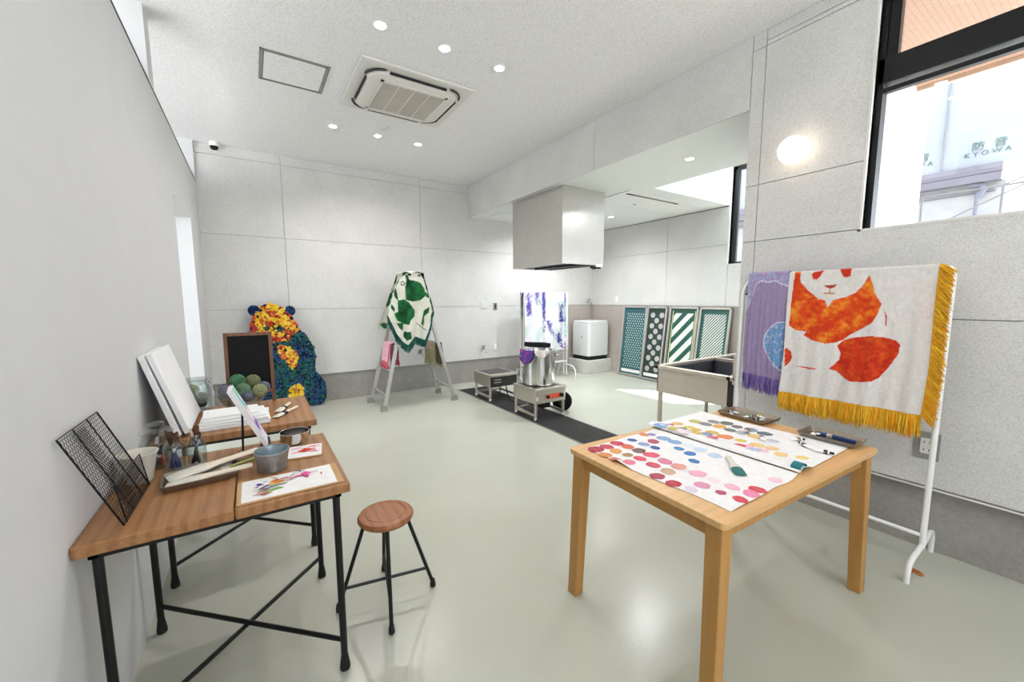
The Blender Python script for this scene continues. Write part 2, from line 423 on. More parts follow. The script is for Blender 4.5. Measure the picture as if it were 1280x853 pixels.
b = MB(); b.box((RX-.003, NYE, NZ0-.012), (RX+.05, NY0+.012, NZ0)).box((RX-.003, NY0, NZ0-.012), (RX+.05, NY0+.012, NZ1)); struct(b.build('reveal_lining', 'ivory', o))
b = MB()
wx = KX+.06
b.box((wx, WY1-.05, WZ0), (wx+.06, WY1, WZ1)).box((wx, WY0, WZ0), (wx+.06, WY0+.05, WZ1)).box((wx, WY0, WZ1-.05), (wx+.06, WY1, WZ1)).box((wx, WY0, WZ0), (wx+.06, WY1, WZ0+.03))
b.box((wx-.01, WY1-.075, WZ0), (wx+.03, WY1-.05, WZ1-.03))
o = struct(b.build('window_2', 'gunmetal'))
b = MB(); b.box((wx+.03, WY0+.05, WZ0+.03), (wx+.034, WY1-.05, WZ1-.05)); struct(b.build('pane', 'pane', o))
b = MB(); b.box((KX-.004, WY1, WZ0-.02), (KX+.07, WY1+.018, WZ1)).box((KX-.004, WY0, WZ0-.02), (KX+.07, WY1+.018, WZ0)); struct(b.build('reveal_lining', 'ivory', o))

# drain grating in the floor
b = MB()
b.box((2.615, 2.0, 0), (3.065, 5.45, .003))
b.mat(1)
y = 2.01
while y < 5.44: b.box((2.62, y, .003), (3.06, y+.009, .008)); y += .03
x = 2.62
while x < 3.06: b.box((x, 2.005, .003), (x+.006, 5.445, .0075)); x += .036
b.mat(2).box((2.60, 1.98, 0), (2.612, 5.462, .007)).box((3.066, 1.98, 0), (3.078, 5.462, .007)).box((2.6, 5.452, 0), (3.078, 5.464, .007))
tag(b.build('floor_grating', [plain('pit_dark', '3c3a3a', .8), 'grate', 'greyframe']), 'long dark grating set in the floor under the two steel cookers', 'grating')

# ceiling fittings -----------------------------------------------------------
def downlight(x, y, z, label, grp):
    t = thing('downlight', label, 'ceiling light', (x, y, z), 0, grp)
    b = MB(); b.lathe([(.036, -.001), (.048, -.001), (.05, -.005), (.047, -.008), (.038, -.008), (.034, -.001)], n=28); b.build('trim_ring', 'white', t, True, world=False)
    b = MB(); b.lathe([(0, -.0045), (.036, -.0045)], n=28); b.build('lens', 'lens', t, world=False)
    return t
def lamp(x, y, z, e, c=(1, .985, .98), size=.07):
    l = bpy.data.lights.new('downlight_and_fill', 'AREA'); l.shape = 'DISK'; l.size = size; l.energy = e; l.color = c; l.spread = radians(150)
    o = bpy.data.objects.new('downlight_and_fill', l); o.location = (x, y, z-.012); COL.objects.link(o); return o
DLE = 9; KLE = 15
names = {0: 'left', 1: 'middle', 2: 'right'}
for row, y in enumerate((2.81, 4.615)):
    for i, x in enumerate((.825, 1.281, 1.741)):
        w = 'in front of the air conditioner' if row == 0 else 'beyond the air conditioner'
        downlight(x, y, ZC, 'lit ceiling downlight, %s one of the three %s' % (names[i], w), 'ceiling downlights of the main room')
        lamp(x, y, ZC, (4.5, 6)[row])
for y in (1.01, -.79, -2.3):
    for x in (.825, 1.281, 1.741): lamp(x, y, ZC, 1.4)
downlight(3.567, 2.356, ZS, 'small lit downlight in the white kitchen ceiling beside the bulkhead', 'kitchen downlights'); lamp(3.567, 2.356, ZS, 3.5, (.95, .98, 1))
downlight(4.975, 4.628, ZS, 'small lit downlight in the kitchen ceiling beyond the steel hood', 'kitchen downlights'); lamp(4.975, 4.628, ZS, 7, (.95, .98, 1))
for q in ((4.2, 4.4), (4.1, 5.1), (3.9, 2.9)): lamp(q[0], q[1], ZS, KLE, (.95, .98, 1))  # added fill lamps without fittings, to brighten the kitchen

# access hatch
t = thing('ceiling_hatch', 'square grey-rimmed access hatch in the ceiling left of the air conditioner', 'hatch', (.395, 3.735, ZC))
b = MB(); w = .235
for k in (0, 1):
    q = w-.018*k; s = .011 if k == 0 else .012
    for (x0, y0, x1, y1) in ((-q, -q, q, -q+s), (-q, q-s, q, q), (-q, -q, -q+s, q), (q-s, -q, q, q)): b.box((x0, y0, -.006+.002*k), (x1, y1, .002))
b.build('rim', 'greyframe', t, world=False)
b = MB(); b.box((-.205, -.205, -.004), (.205, .205, -.0005)); b.build('panel', 'ceil', t, world=False)
# air conditioner cassette
t = thing('ceiling_air_conditioner', 'square white cassette air conditioner hanging from the ceiling', 'air conditioner', (1.262, 3.62, ZC))
b = MB(); b.box((-.47, -.43, -.022), (.47, .43, -.0005)); b.build('panel', 'acwhite', t, bevel=.006, world=False)
def rrect(w, h, r, n=6):
    P = []
    for cx, cy, a in ((w-r, h-r, 0), (-w+r, h-r, 90), (-w+r, -h+r, 180), (w-r, -h+r, 270)):
        for k in range(n+1):
            q = radians(a+90*k/n); P.append((cx+r*cos(q), cy+r*sin(q)))
    return P
b = MB(); P0 = rrect(.385, .345, .13); P1 = rrect(.375, .335, .13); P2 = rrect(.335, .295, .10)
n = len(P0)
b._add([(x, y, -.022) for x, y in P0]+[(x, y, -.046) for x, y in P1]+[(x, y, -.058) for x, y in P2], [(i, (i+1) % n, n+(i+1) % n, n+i) for i in range(n)]+[(n+i, n+(i+1) % n, 2*n+(i+1) % n, 2*n+i) for i in range(n)]+[tuple(range(2*n, 3*n))])
b.build('body', 'acwhite', t, True, world=False)
b = MB()
b.box((-.262, -.245, -.0605), (.262, .245, -.056)); o = b.build('intake_grille', 'acgrille', t, world=False)
b = MB()
for k in (1, 2, 3): b.box((-.262+.131*k-.004, -.245, -.064), (-.262+.131*k+.004, .245, -.0605))
b.box((-.285, -.268, -.065), (-.262, .268, -.057)).box((.262, -.268, -.065), (.285, .268, -.057)).box((-.285, -.268, -.065), (.285, -.245, -.057)).box((-.285, .245, -.065), (.285, .268, -.057))
b.build('grille_bar', 'acwhite', o, world=False)
for s, ax in ((-1, 'y'), (1, 'y'), (-1, 'x'), (1, 'x')):
    b = MB()
    if ax == 'y': b.box((-.24, s*.349-.003, -.046), (.24, s*.349+.003, -.026))
    else: b.box((s*.389-.003, -.2, -.046), (s*.389+.003, .2, -.026))
    b.build('air_slot', 'dark', t, world=False)
for sx in (-1, 1):
    for sy in (-1, 1):
        b = MB(); pts = []
        for k in range(9):
            q = radians(90*k/8); pts.append((sx*(.26+.142*cos(q)), sy*(.22+.142*sin(q)), -.030))
        b.tube(pts, [.002]+[.009]*7+[.002], 6); b.build('corner_louvre', 'gunmetal', t, True, world=False)
# smoke detector + dome camera
t = MB(); t.lathe([(.0, -.03), (.03, -.03), (.045, -.02), (.05, -.001), (.0, -.001)], (1.281, 4.35, ZC), 24)
tag(t.build('smoke_detector', 'acwhite', None, True), 'small pale disc detector on the ceiling near the far downlights', 'detector')
t = thing('ceiling_camera', 'small security camera with black dome in the far left ceiling corner', 'camera', (-.25, 5.8, ZC))
b = MB(); b.lathe([(.045, .002), (.05, -.02), (.046, -.045), (0, -.045)], n=24); b.build('housing', 'white', t, True, world=False)
b = MB(); b.lathe([(.042, -.045), (.04, -.06), (.028, -.078), (0, -.084)], n=24); b.build('dome', 'board', t, True, world=False)
# kitchen ceiling unit
t = thing('ceiling_air_unit', 'flush white air unit with a black slot in the kitchen ceiling', 'air conditioner', (4.56, 3.65, ZS))
b = MB(); b.box((-.60, -.27, -.012), (.63, .28, -.0005)); b.build('panel', 'white', t, bevel=.003, world=False)
b = MB(); b.box((-.53, -.165, -.016), (.51, -.135, -.011)); b.build('air_slot', 'dark', t, world=False)
b = MB(); b.box((-.40, -.152, -.018), (.40, -.148, -.015)); b.build('slot_vane', 'acwhite', t, world=False)
b = MB(); b.box((.0, .18, -.014), (.05, .2, -.011)); b.build('sensor', 'dark', t, world=False)
b = MB(); b.box((5.2, 3.48, ZS-.008), (5.66, 3.9, ZS-.0005)); tag(b.build('ceiling_panel', 'white', None, bevel=.003), 'plain white square access panel in the kitchen ceiling by the side wall', 'panel')
b = MB(); b.box((3.28, 5.3, ZS-.008), (3.72, 5.66, ZS-.0005)); tag(b.build('ceiling_panel', 'white', None, bevel=.003), 'white ceiling panel in the kitchen corner left of the hood', 'panel')

# extractor hood
t = thing('extractor_hood', 'big boxy stainless steel extractor hood hanging at the kitchen opening', 'hood', (3.115, 3.65, 1.815))
b = MB(); hx0, hy0, hx1, hy1, hz0, hz1 = 3.115, 3.65, 3.80, 4.70, 1.815, ZS-.0005
for q in (((hx0, hy0), (hx0+.012, hy1)), ((hx1-.012, hy0), (hx1, hy1)), ((hx0+.012, hy0), (hx1-.012, hy0+.012)), ((hx0+.012, hy1-.012), (hx1-.012, hy1))):
    b.box((q[0][0], q[0][1], hz0), (q[1][0], q[1][1], hz1))
b.box((hx0+.012, hy0+.012, hz0+.3), (hx1-.012, hy1-.012, hz0+.31)); b.build('casing', 'hoodsteel', t)
b = MB(); b.box((hx0+.05, hy0+.05, hz0+.02), (hx1-.05, hy1-.05, hz0+.05)); b.box((hx0+.33, hy0+.06, hz0-.005), (hx0+.36, hy1-.06, hz0+.02)); b.build('grease_filter', 'gunmetal', t)
for q in (hx0+.012, hx1-.04):
    b = MB(); b.box((q, hy0+.012, hz0), (q+.028, hy1-.012, hz0+.012)); b.build('gutter', 'steel', t)
b = MB(); b.box((3.62, 3.66, 1.775), (3.77, 3.70, 1.80)).box((3.64, 3.65, 1.765), (3.67, 3.69, 1.79)); b.build('control_switch', 'black', t, bevel=.003)
b = MB(); b.box((3.67, 3.645, 1.795), (3.78, 3.66, 1.83)); b.build('switch_cover', 'white', t, bevel=.003)
# taps, sockets, switches on the walls
def plate(name, label, cat, c, nrm, w, h, mat, inner=None, innermat='ivory', pins=0, grp=None, t_=.008):
    t = thing(name, label, cat, c, 0, grp)
    def bx(u0, u1, z0, z1, d0, d1):
        m = MB()
        if nrm == '-x': m.box((-d1, u0, z0), (-d0, u1, z1))
        else: m.box((u0, -d1, z0), (u1, -d0, z1))
        return m
    bx(-w/2, w/2, -h/2, h/2, 0, t_).build('plate', mat, t, bevel=.002, world=False)
    if inner:
        bx(-inner[0]/2, inner[0]/2, -inner[1]/2, inner[1]/2, t_, t_+.004).build('insert', innermat, t, bevel=.001, world=False)
    if pins:
        for zz in (-.25, .25):
            for uu in (-.2, .2):
                m = MB(); u = uu*inner[0]; z = zz*inner[1]
                if nrm == '-x': m.box((-t_-.0046, u-.0015, z-.006), (-t_-.003, u+.0015, z+.006))
                else: m.box((u-.0015, -t_-.0046, z-.006), (u+.0015, -t_-.003, z+.006))
                m.build('socket_slot', 'dark', t, world=False)
    return t
plate('wall_socket', 'grey double power socket low on the wall beside the white garment rack', 'socket', (RX, .518, .598), '-x', .098, .15, 'plastic', (.05, .085), 'ivory', 1)
plate('light_switch', 'small grey switch on the pillar behind the top of the lilac cloth', 'switch', (RX, 1.49, 1.462), '-x', .05, .085, 'gunmetal', (.03, .06), 'plastic')
plate('light_switch', 'pale double switch plate on the far wall left of the grey one', 'switch', (3.307, FY, 1.29), '-y', .15, .11, 'panel', (.11, .08), 'panel')
plate('light_switch', 'narrow grey switch plate on the far wall left of the tie-dyed cloth', 'switch', (3.528, FY, 1.27), '-y', .075, .125, 'plastic', (.03, .08), 'gunmetal')
plate('wall_socket', 'white socket low on the far wall above the rear cooker', 'socket', (3.522, FY, .567), '-y', .075, .12, 'ivory', (.05, .09), 'white')
plate('light_switch', 'white switch on the kitchen side wall above the left leaning screens', 'switch', (KX, 5.227, 1.387), '-x', .075, .12, 'ivory', (.04, .08), 'white')
def walltap(label, c, s=1):
    t = thing('wall_tap', label, 'tap', c)
    b = MB(); b.lathe([(.03, 0), (.03, .012), (.012, .014), (.012, .06), (0, .06)], (0, 0, 0), 16, R=Matrix.Rotation(radians(90), 3, 'X')); b.tube([(0, -.06, 0), (0, -.1, .002), (0, -.115, -.03), (0, -.115, -.06)], .011*s, 8)
    b.build('spout', 'chrome', t, True, world=False)
    b = MB(); b.tube([(0, -.05, .0), (0, -.05, .045)], .006, 6); b.box((-.035, -.057, .042), (.035, -.043, .052)); b.build('handle', 'gunmetal', t, world=False)
walltap('chrome tap low on the far wall left of the white socket', (3.267, FY, .557))
walltap('chrome tap with dark handle on the far wall behind the ladder', (2.157, FY, .574))
walltap('chrome tap on the far wall high above the washing machine', (5.70, FY, 1.335))
walltap('chrome tap low on the kitchen side wall beside the white pillar', (5.60, 5.88, 1.9)) if False else None
# globe wall lamp
t = thing('wall_lamp', 'round glowing globe lamp on the right wall beside the big window', 'lamp', (RX, 1.236, 2.333))
b = MB(); b.lathe([(.055, 0), (.055, .02), (.05, .022), (0, .022)], n=24, R=Matrix.Rotation(radians(-90), 3, 'Y')); b.build('base', 'white', t, True, world=False)
b = MB(); b.ball((-.075, 0, 0), .083, 28, 18); b.build('globe', 'globe', t, True, world=False)

# ------------------------------------------------------------------ the two wood-topped black-legged tables
TT = .742
def work_table(loc, rz, label, w=.712, d=.65):
    t = thing('work_table', label, 'table', loc, rz, 'wood topped tables along the left wall')
    # local: x 0..w, y 0..d ; two planks along y with a seam
    seam = w*.512
    for x0, x1 in ((0, seam-.0012), (seam+.0012, w)):
        b = MB(); b.box((x0, 0, .706), (x1, d, TT-.0005)); b.build('top_plank', 'wood', t, bevel=.005, world=False, seg=3)
    b = MB()
    for (x0, y0, x1, y1) in ((.03, .012, w-.03, .034), (.03, d-.034, w-.03, d-.012), (.03, .012, .052, d-.012), (w-.052, .012, w-.03, d-.012)): b.box((x0, y0, .692), (x1, y1, .706))
    b.build('frame', 'black', t, world=False)
    L = [(.046, .026), (w-.046, .026), (w-.046, d-.026), (.046, d-.026)]
    for x, y in L:
        b = MB(); b.tube([(x, y, .03), (x, y, .694)], .0125, 12); o = b.build('leg', 'black', t, True, world=False)
        b = MB(); b.lathe([(.0135, .0), (.0185, .004), (.0185, .018), (.0145, .045), (.0128, .06)], (x, y, 0), 14); b.build('rubber_foot', 'blackrub', o, True, world=False)
    for (p, q), z in (((0, 2), .108), ((3, 1), .12)):
        b = MB(); b.tube([(*L[p], z), (*L[q], z)], .009, 10); b.build('cross_brace', 'black', t, True, world=False)
    return t
work_table((-.4525, 1.463, 0), 0, 'wood topped table with crossed black legs nearest the viewer, holding the brush tray')
work_table((-.448, 2.375, 0), -.004, 'wood topped black legged table behind the nearer one, holding the yarn bowl')

# stool
t = thing('stool', 'round wooden stool with four splayed black legs beside the near table', 'stool', (.452, 1.745, 0))
b = MB(); b.lathe([(0, .414), (.09, .414), (.112, .419), (.121, .43), (.121, .438), (.114, .447), (.1, .450), (.088, .4505), (.086, .4485), (.084, .4505), (0, .451)], (-.004, -.028, 0), 48); b.build('seat', 'stoolwood', t, True, world=False)
LG = [(.245, 1.797), (.41, 1.551), (.661, 1.717), (.49, 1.958)]
for x, y in LG:
    x -= .452; y -= .745+1; top = (x*.42-.004, y*.42-.025, .416)
    b = MB(); b.tube([top, (x, y, .02)], .0085, 10); o = b.build('leg', 'black', t, True, world=False)
    b = MB(); b.lathe([(.010, 0), (.0135, .004), (.0135, .016), (.0105, .034), (.009, .04)], (x, y, 0), 12); b.build('rubber_foot', 'blackrub', o, True, world=False)
for p, q, z in ((0, 2, .11), (1, 3, .125)):
    def at(i, z):
        x, y = LG[i][0]-.452, LG[i][1]-1.745; k = z/.416
        return (x*(1-k)+(x*.42-.004)*k, y*(1-k)+(y*.42-.025)*k, z)
    b = MB(); b.tube([at(p, z), at(q, z)], .007, 8); b.build('stretcher', 'black', t, True, world=False)

# oak table
OT = .71
t = thing('dining_table', 'light oak rectangular table covered with spotted paint-test sheets', 'table', (1.172, .602, 0), radians(-2.2))
W, D = 1.205, .745
b = MB(); b.prism(rrect(W/2, D/2, .022), OT-.024, OT-.0005, lambda u, v, d: (u+W/2, v+D/2, d)); b.build('top', 'oak', t, bevel=.003, world=False)
b = MB(); a = .035
b.box((a, a, OT-.085), (W-a, a+.02, OT-.024)).box((a, D-a-.02, OT-.085), (W-a, D-a, OT-.024)).box((a, a, OT-.085), (a+.02, D-a, OT-.024)).box((W-a-.02, a, OT-.085), (W-a, D-a, OT-.024)); b.build('apron', 'oakleg', t, world=False, bevel=.002)
for sx in (0, 1):
    for sy in (0, 1):
        b = MB()
        x0, y0 = (.016 if not sx else W-.016-.058), (.016 if not sy else D-.016-.058)
        dx, dy = (-.020 if not sx else .032), (-.012 if not sy else .012)
        s0, s1 = .05, .058
        xb, yb = x0+dx, y0+dy
        b.frustum([(xb, yb, 0), (xb+s0, yb, 0), (xb+s0, yb+s0, 0), (xb, yb+s0, 0)], [(x0, y0, OT-.024), (x0+s1, y0, OT-.024), (x0+s1, y0+s1, OT-.024), (x0, y0+s1, OT-.024)])
        b.build('leg', 'oakleg', t, bevel=.003, world=False)

# paint-test sheets on the oak table
def blobs(b, L, z0, zf):
    for i, (x, y, r, c) in enumerate(L):
        col = hx(c); zz = zf(x, y)+.0006+.00006*(i % 9)
        n = 22; ph = random.random()*6; r *= 1.0
        vs = [(x, y, zz)]; cs = [mixc(col, (1, 1, 1, 1), .10)]
        for k in range(n):
            q = 2*pi*k/n; rr = r*(1+.07*sin(2*q+ph)+.04*sin(5*q+2*ph)+random.uniform(-.03, .03))
            px, py = x+rr*cos(q), y+rr*sin(q); vs.append((px, py, max(zz, zf(px, py)+.0006)))
            cs.append(mixc(col, (1, 1, 1, 1), random.uniform(0, .08)))
        b._add(vs, [(0, 1+k, 1+(k+1) % n) for k in range(n)], cs)
BL1= [(1.287,1.256,0.036,'b02a3c'),(1.351,1.252,0.031,'c63a55'),(1.424,1.255,0.031,'c8334d'),(1.433,1.199,0.03,'d8664a'),(1.346,1.192,0.029,'e59a4a'),(1.273,1.186,0.029,'dd8347'),(1.27,1.124,0.026,'c76a50'),(1.355,1.132,0.023,'a58450'),(1.437,1.138,0.03,'77564e'),(1.634,1.266,0.026,'dd8a5a'),(1.666,1.245,0.02,'8a92c4'),(1.519,1.245,0.022,'2a5aa8'),(1.59,1.177,0.029,'b5465e'),(1.521,1.177,0.026,'93a4cf'),(1.528,1.12,0.022,'1a56a8'),(1.668,1.176,0.032,'8ea6d0'),(1.668,1.115,0.03,'7fa8d6'),(1.609,1.053,0.023,'3f86bf'),(1.598,0.991,0.026,'2a70b8'),(1.536,0.933,0.023,'2c76b0'),(1.681,0.993,0.029,'c6d4ea'),(1.667,0.918,0.03,'bccfe4'),(1.443,1.076,0.033,'e2506e'),(1.368,1.076,0.027,'e04a66'),(1.296,1.075,0.028,'e57a96'),(1.431,0.998,0.03,'dd7f9e'),(1.358,1.002,0.028,'d04e62'),(1.433,0.935,0.032,'e09a90'),(1.357,0.93,0.03,'c8a98a'),(1.283,0.927,0.029,'a83248'),(1.282,0.855,0.028,'c02f42'),(1.436,0.854,0.032,'ecaac0'),(1.358,0.79,0.027,'dd92b4'),(1.295,0.792,0.023,'d9cde0'),(1.431,0.79,0.022,'f1dbe4'),(1.361,0.719,0.017,'b03a5c'),(1.686,1.051,0.025,'d8e4ec'),(1.428,0.791,0.018,'f3dce4'),(1.435,0.72,0.026,'ecb4c8'),(1.359,0.782,0.021,'dc90b0'),(1.359,0.721,0.016,'a84262'),(1.627,0.66,0.024,'f0c4d0'),(1.49,0.659,0.028,'d83a50'),(1.439,0.656,0.028,'ea86ac'),(1.366,0.656,0.024,'d8344c')]
BL2= [(1.785,1.277,0.035,'7fa6d4'),(1.859,1.277,0.022,'b0586a'),(1.927,1.276,0.031,'dcb66a'),(2.044,1.246,0.033,'c4bc5a'),(2.048,1.187,0.032,'7f8488'),(2.124,1.187,0.032,'8e8f90'),(1.791,1.21,0.028,'cdbf6a'),(1.858,1.203,0.023,'777a80'),(1.923,1.203,0.028,'dfc85a'),(1.919,1.16,0.026,'e0b060'),(1.866,1.156,0.025,'c8c25e'),(1.788,1.145,0.031,'e8d5e0'),(1.843,1.109,0.024,'d4b450'),(1.896,1.093,0.031,'7f98c0'),(1.943,1.086,0.027,'d8b64e'),(1.846,1.03,0.025,'d05068'),(2.071,1.124,0.034,'e0a84e'),(1.931,1.029,0.028,'e8824a'),(2.158,1.132,0.035,'6a6a5e'),(2.068,1.127,0.029,'e0a850'),(2.059,1.061,0.029,'6f746c'),(2.143,1.069,0.028,'75686c'),(1.945,1.09,0.03,'e0b050'),(1.941,1.015,0.034,'e88a50'),(2.069,1.003,0.034,'b4bac2'),(2.153,1.004,0.033,'8a93a4'),(2.148,0.936,0.034,'58686c'),(2.067,0.937,0.037,'e8c070'),(1.947,0.951,0.025,'dcc44e'),(1.853,0.907,0.027,'d83a58'),(1.901,0.891,0.024,'f0b6c8'),(1.952,0.879,0.03,'ecc878'),(1.961,0.821,0.03,'ecc68c'),(1.898,0.833,0.026,'ecb4c8'),(1.843,0.842,0.027,'a8bcdc'),(1.917,0.764,0.028,'e8c880'),(1.956,0.698,0.023,'ecd26c'),(2.072,0.864,0.026,'c0c4d2')]
white = hx('efeeee')
def sheet1z(x, y):
    e = max(0, (.68-y)/.06)*max(0, nz(x*6, 1.3))*.012
    l = .012*math.exp(-((x-1.257)/.02)**2)*max(0, sin((y-1.02)*12))*(1 if .98 < y < 1.12 else 0)
    return OT+.0016+max(0, e)+l
b = MB()
def e1(u, v):
    y = .632+.006*sin(u*14)*u+(1.29-.632)*v
    x0 = 1.262+.007*sin(v*9)-.01*v; x1 = 1.765
    x = x0+(x1-x0)*u
    return (x, y-.012*(u-.0)*0, sheet1z(x, y))
b.color(white); b.grid(50, 66, e1); blobs(b, [q for q in BL1 if q[0] < 1.76], OT, sheet1z)
tag(b.build('paint_sheet', 'vcp'), 'white sheet of red, pink and blue paint spots on the oak table', 'paper')
def sheet2z(x, y):
    if x < 1.83: return OT+.004+.017*math.sqrt(max(0, 1-((x-1.797)/.034)**2)) if x > 1.763 else OT+.004
    return OT+.003+.014*math.exp(-((x-1.83)/.03)**2)
b = MB(); b.color(white)
def e2(u, v):
    y = .632+(1.345-.632)*v; x = 1.764+(2.262-1.764)*u+.008*sin(v*7)*u
    return (x, y, sheet2z(x, y))
b.grid(60, 50, e2); blobs(b, [q for q in BL1 if q[0] >= 1.76]+BL2, OT, sheet2z)
o = tag(b.build('paint_sheet', 'vcp'), 'white sheet of yellow and grey paint spots, its edge rolled, on the oak table', 'paper')
b = MB(); b.color(hx('2c7b80'))
def e3(u, v):
    a = radians(200-250*u); r = .016
    return (1.800+.030*cos(a)*.95, .634+.036*v, OT+.0185+r*sin(a)*.95) 
b.grid(18, 4, e3); b.build('teal_underside', 'vcp', o, True, solid=.001)

# trays on the oak table
def tray(name, label, c, rz, w, d, h, mat, cat='tray', lip=.012, th=.002):
    t = tag(MB_tray(c, rz, w, d, h, lip, th).build(name, mat, None, bevel=.001), label, cat); return t
def MB_tray(c, rz, w, d, h, lip, th):
    b = MB(); n = 6
    o0 = rrect(w/2-lip, d/2-lip, .012, n); o1 = rrect(w/2, d/2, .018, n); i1 = rrect(w/2-th*1.5, d/2-th*1.5, .017, n); i0 = rrect(w/2-lip-th, d/2-lip-th, .011, n)
    R = Matrix.Rotation(rz, 3, 'Z'); m = len(o0)
    def P(L, z): return [tuple(R @ Vector((x, y, z))+Vector(c)) for x, y in L]
    vs = P(o0, 0)+P(o1, h)+P(i1, h)+P(i0, th)
    fs = [tuple(range(m-1, -1, -1)), tuple(range(3*m, 4*m))]
    for k in range(3):
        for i in range(m): fs.append((k*m+i, k*m+(i+1) % m, (k+1)*m+(i+1) % m, (k+1)*m+i))
    return b._add(vs, fs)
tray('steel_tray', 'shallow steel tray of crumpled paint tubes at the far end of the oak table', (2.378, 1.128, OT+.001), radians(86), .275, .19, .022, 'brasstray')
tray('steel_tray', 'shallow steel tray holding a blue brush at the wall side corner of the oak table', (2.335, .722, OT+.003), radians(88), .235, .17, .022, 'brasstray')
def tube_paint(label, c, rz, l=.07, r=.009, body='f4f4f2', cap='151516', band=None, tilt=0, grp='paint tubes on the oak table'):
    t = thing('paint_tube', label, 'paint tube', c, rz, grp)
    b = MB(); vs = []
    n = 12
    for i in range(7):
        f = i/6; x = -l/2+l*.78*f; w = r*(1.15-.15*f); h = r*(.12+.88*f)
        for k in range(n): q = 2*pi*k/n; vs.append((x, w*cos(q), h*sin(q)+r))
    b._add(vs, [(i*n+k, i*n+(k+1) % n, (i+1)*n+(k+1) % n, (i+1)*n+k) for i in range(6) for k in range(n)]+[tuple(range(n)), tuple(range(6*n, 7*n))])
    b.build('body', plain('tube_body_'+body, body, .35), t, True, world=False)
    if band:
        b = MB(); b.lathe([(r*1.03, -.007), (r*1.03, .007)], (l*.08, 0, r), 12, R=Matrix.Rotation(radians(90), 3, 'Y')); b.build('band', plain('tube_band_'+band, band, .4), t, True, world=False)
    b = MB(); b.lathe([(r*.6, 0), (r*.6, l*.2), (r*.5, l*.22), (0, l*.22)], (l*.28, 0, r), 12, R=Matrix.Rotation(radians(90), 3, 'Y')); b.build('cap', plain('tube_cap_'+cap, cap, .4), t, True, world=False)
    return t
z = OT+.0042
tube_paint('white paint tube with grey band on the sheet, nearest the blue brush tray', (2.105, .745, z), radians(60), band='4a4a58')
tube_paint('white paint tube with brown band on the sheet, second from the blue brush tray', (2.165, .80, z), radians(-40), band='8a6a50')
tube_paint('white black-capped paint tube lying nearest the table edge', (2.085, .665, z), radians(-80), band='26262a')
tube_paint('white paint tube with violet band on the middle of the wall side sheet', (2.045, .90, z), radians(35), band='5a4a78')
tube_paint('paint tube with dark red band on the sheet near the far steel tray', (2.10, 1.0, z), radians(10), band='6a2a30', body='c9b9b4')
z = OT+.0032
for i, (dx, dy, rz, bd) in enumerate(((-.05, .07, 30, '7a7f8c'), (.0, .085, 100, '4a4f5c'), (-.02, -.01, -20, '3c8a50'), (.03, -.05, 70, 'b8c44a'), (-.03, -.07, 140, '2c2c30'))):
    tube_paint(['white grey-banded paint tube in the far tray, outer end', 'white dark-banded paint tube in the far tray, wall side end', 'white green-banded paint tube in the middle of the far tray', 'white lime-banded paint tube in the far tray, near end', 'white black-banded paint tube in the far tray, table side'][i], (2.378+dx, 1.128+dy, z), radians(rz), .06, .009, band=bd, grp='paint tubes in the far steel tray')
z = OT+.0052
for i, (dx, dy, rz, bd) in enumerate(((-.01, .07, 20, '2a2a2e'), (.01, .045, -35, '3a5a9a'))):
    tube_paint(['white black-banded paint tube in the blue brush tray', 'white blue-banded paint tube in the blue brush tray'][i], (2.335+dx, .722+dy, z), radians(rz), .055, .009, band=bd, grp='paint tubes in the near steel tray')
def brush(name, label, p0, p1, w, hmat, fmat, bmat, flat=.35, hl=.62, grp=None, thick=1):
    # p0 handle end, p1 bristle tip
    p0, p1 = Vector(p0), Vector(p1); t = thing(name, label, 'brush', p0, 0, grp)
    d = (p1-p0); Ln = d.length; d.normalize(); s = d.cross(Vector((0, 0, 1))).normalized(); u = s.cross(d)
    def loft(secs, part, mat):
        b = MB(); n = 14; vs = []
        for (f, a, h) in secs:
            for k in range(n): q = 2*pi*k/n; vs.append(p0+d*Ln*f+s*a*cos(q)+u*h*sin(q))
        m = len(secs)
        b._add(vs, [(i*n+k, i*n+(k+1) % n, (i+1)*n+(k+1) % n, (i+1)*n+k) for i in range(m-1) for k in range(n)]+[tuple(range(n-1, -1, -1)), tuple(range((m-1)*n, m*n))])
        b.build(part, mat, t, True)
    h = w*flat
    loft([(0, w*.22, h*.5), (.03, w*.3, h*.7), (hl*.5, w*.24, h*.65), (hl*.8, w*.3, h*.7), (hl, w*.48, h*.8)], 'handle', hmat)
    loft([(hl, w*.5, h*.85), (hl+.14, w*.52, h*.85)], 'ferrule', fmat)
    loft([(hl+.14, w*.5, h*.8), (hl+.26, w*.53, h*.7), (.97, w*.5, h*.35), (1, w*.4, h*.12)], 'bristles', bmat)
    return t
brush('flat_brush', 'flat brush with pale handle and teal bristles on the red-spotted sheet', (1.678, .868, OT+.010), (1.553, .748, OT+.008), .043, 'cream', 'cream', 'teal', .3, .55)
brush('round_brush', 'dark blue brush lying along the near steel tray', (2.34, .63, OT+.012), (2.345, .79, OT+.012), .022, 'blueh', 'steel', 'blueh', .8, .55)

# ------------------------------------------------------------------ things on the near table
T = TT
